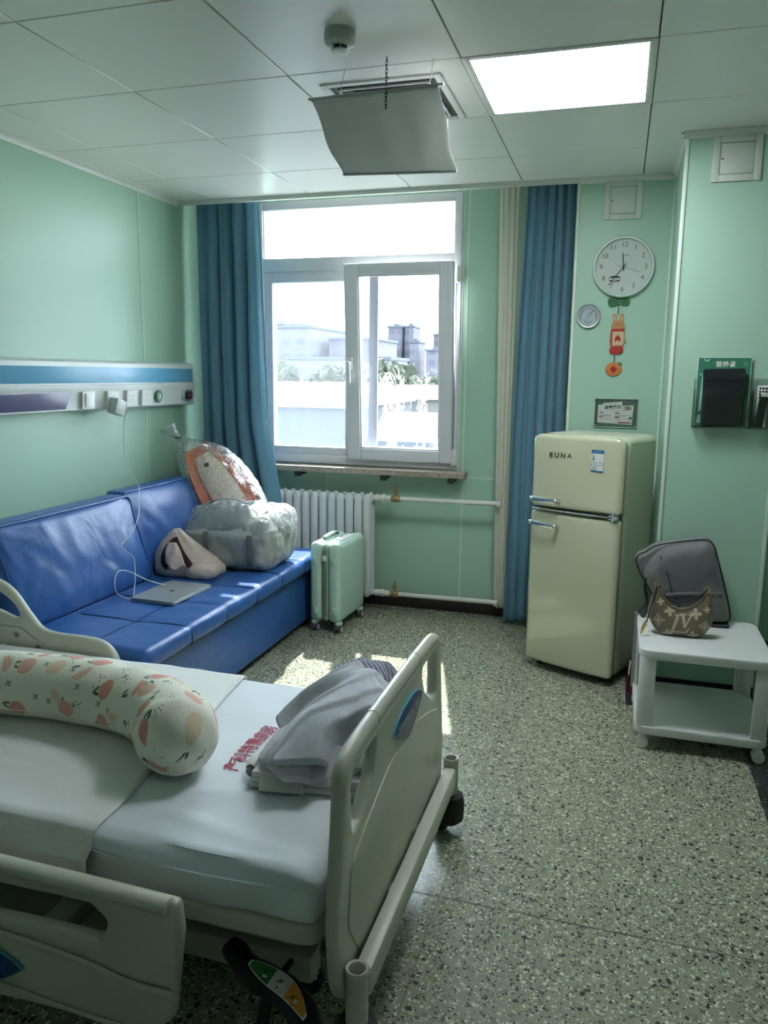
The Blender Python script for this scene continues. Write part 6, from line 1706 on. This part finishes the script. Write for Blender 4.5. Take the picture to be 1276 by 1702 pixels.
for q, (x0, x1, y, top, m, lab) in enumerate(((-70, -66.4, 205, 10.2, 'f2', 'narrow tower next to the dark window stile'), (-65.8, -64.2, 215, 8.2, 'f3', 'short tower between two taller towers in the tilted pane'), (-63.4, -59.4, 220, 15.0, 'f3', 'tall lilac tower at the middle of the skyline'), (-58.9, -56.2, 222, 15.2, 'f2', 'tall twin tower touching the lilac tower'), (-55.2, -52.6, 214, 10.4, 'f2', 'middling tower sloping down from the twin towers'), (-52, -49.2, 230, 13.2, 'f3', 'slim tower with a cap at the end of the skyline'), (-49.5, -44.5, 210, 8.0, 'f2', 'broad lower tower at the skyline end near the hinges'))):
    building('tower', lab, x0, x1, y, 8, top, M[m], (((x0 * .7 + x1 * .3), (x0 * .3 + x1 * .7), top + 1.2),))
# near roofs
t = thing('workshop', 'long workshop with a sunlit white roof below the flats', 'building', (-10, 33, G))
b = MB(); b.loft([[(x, 30, .10), (x, 36, 1.05), (x, 42, .1), (x, 42, -.1), (x, 30, -.1)] for x in (-24, -9.3)])
b.obj('roof', M['roof_w'], t, True)
b = MB()
for q in range(31): b.box((-24 + q * .48 + .0, 29.98, .11), (-24 + q * .48 + .05, 30.02, .2)); b.loft([[(-24 + q * .48 + d, 30, .13), (-24 + q * .48 + d, 36, 1.08)] + [(-24 + q * .48 + d, 36, 1.02), (-24 + q * .48 + d, 30, .07)] for d in (0, .05)])
b.obj('roof_ribs', M['wall_b'], t, True)
b = MB(); b.box((-23.8, 30.3, G), (-9.5, 41.7, -.05)); b.obj('walls', M['wall_b'], t, True)
t = thing('brick_house', 'low house with a dull brick-red roof below the towers', 'building', (-6, 27, G))
b = MB(); b.box((-7.4, 26, G), (.5, 32, -1.2)); b.obj('walls', M['wall_b'], t, True)
b = MB(); b.loft([[(x, 25.6, -2.6), (x, 29.5, -.15), (x, 33, -1.0), (x, 33, -1.2), (x, 25.6, -2.8)] for x in (-7.6, .7)]); b.obj('roof', M['roof_r'], t, True)
t = thing('white_shed', 'white shed roof between the trees in the tilted pane', 'building', (-9, 48, G))
b = MB(); b.box((-12, 46, G), (-8.2, 52, -.1)); b.obj('walls', M['roof_w'], t, True)
b = MB(); b.loft([[(x, 45.6, -.1), (x, 49, .8), (x, 52.4, -.1)] for x in (-12.3, -7.9)]); b.obj('roof', M['roof_w'], t, True)
def tree(label, x, y, top, r, seed):
    t = thing('tree', label, 'tree', (x, y, G), group='trees beyond the window')
    b = MB(); b.tube([(x, y, G), (x + .2, y, (G + top) / 2), (x, y, top - r * .6)], [.35, .28, .12], 8); b.obj('trunk', M['bark'], t, True)
    rnd = random.Random(seed); b = MB()
    for q in range(16):
        c = (x + rnd.uniform(-.8, .8) * r, y + rnd.uniform(-.6, .6) * r, top - r + rnd.uniform(-.6, .7) * r)
        b.ball(c, r * rnd.uniform(.3, .5), 26)
    def rough(c, f=3.2 / r, a=.16 * r): return c + V((nz(c.x * f, c.y * f, c.z * f), nz(c.x * f + 9, c.y * f, c.z * f), nz(c.x * f, c.y * f + 9, c.z * f))) * a + V((nz(c.x * f * 3, c.y * f * 3, c.z * f * 3), 0, nz(c.x * f * 3 + 5, c.y * f * 3, c.z * f * 3))) * a * .9
    b.warp(rough)
    b.obj('foliage', M['leaf'], t, True)
for q, (x, y, top, r) in enumerate(((-17, 58, 1.5, 1.7), (-12.6, 60, 1.4, 1.7), (-9.4, 62, 1.9, 1.9), (-5.8, 58, 1.1, 1.7), (-2.4, 60, 1.7, 2.0), (-19, 70, 2.6, 2.4), (-26, 72, 2.4, 2.4), (-33, 74, 2.6, 2.6))):
    tree(('bushy green tree among the roofs' if q < 5 else 'distant green tree behind the white roof'), x, y, top, r, q)
# ------------------------------------------------------------------ light
w = bpy.data.worlds.new('sky'); scene.world = w; w.use_nodes = True
bg = w.node_tree.nodes['Background']; bg.inputs[0].default_value = (.80, .90, 1.0, 1); bg.inputs[1].default_value = SKY
sun = bpy.data.lights.new('sun', 'SUN'); so = bpy.data.objects.new('sun', sun); C.objects.link(so)
sun.energy = SUN; sun.angle = D(.6); sun.color = (1, .95, .86)
so.rotation_euler = V((.285, -1, -1.19)).to_track_quat('-Z', 'Y').to_euler()
so.location = (0, 3, 6)
vs = scene.view_settings
scene.display_settings.display_device = 'sRGB'
vs.view_transform = 'Standard'; vs.look = 'None'; vs.exposure = EXPO; vs.gamma = 1; vs.use_curve_mapping = False
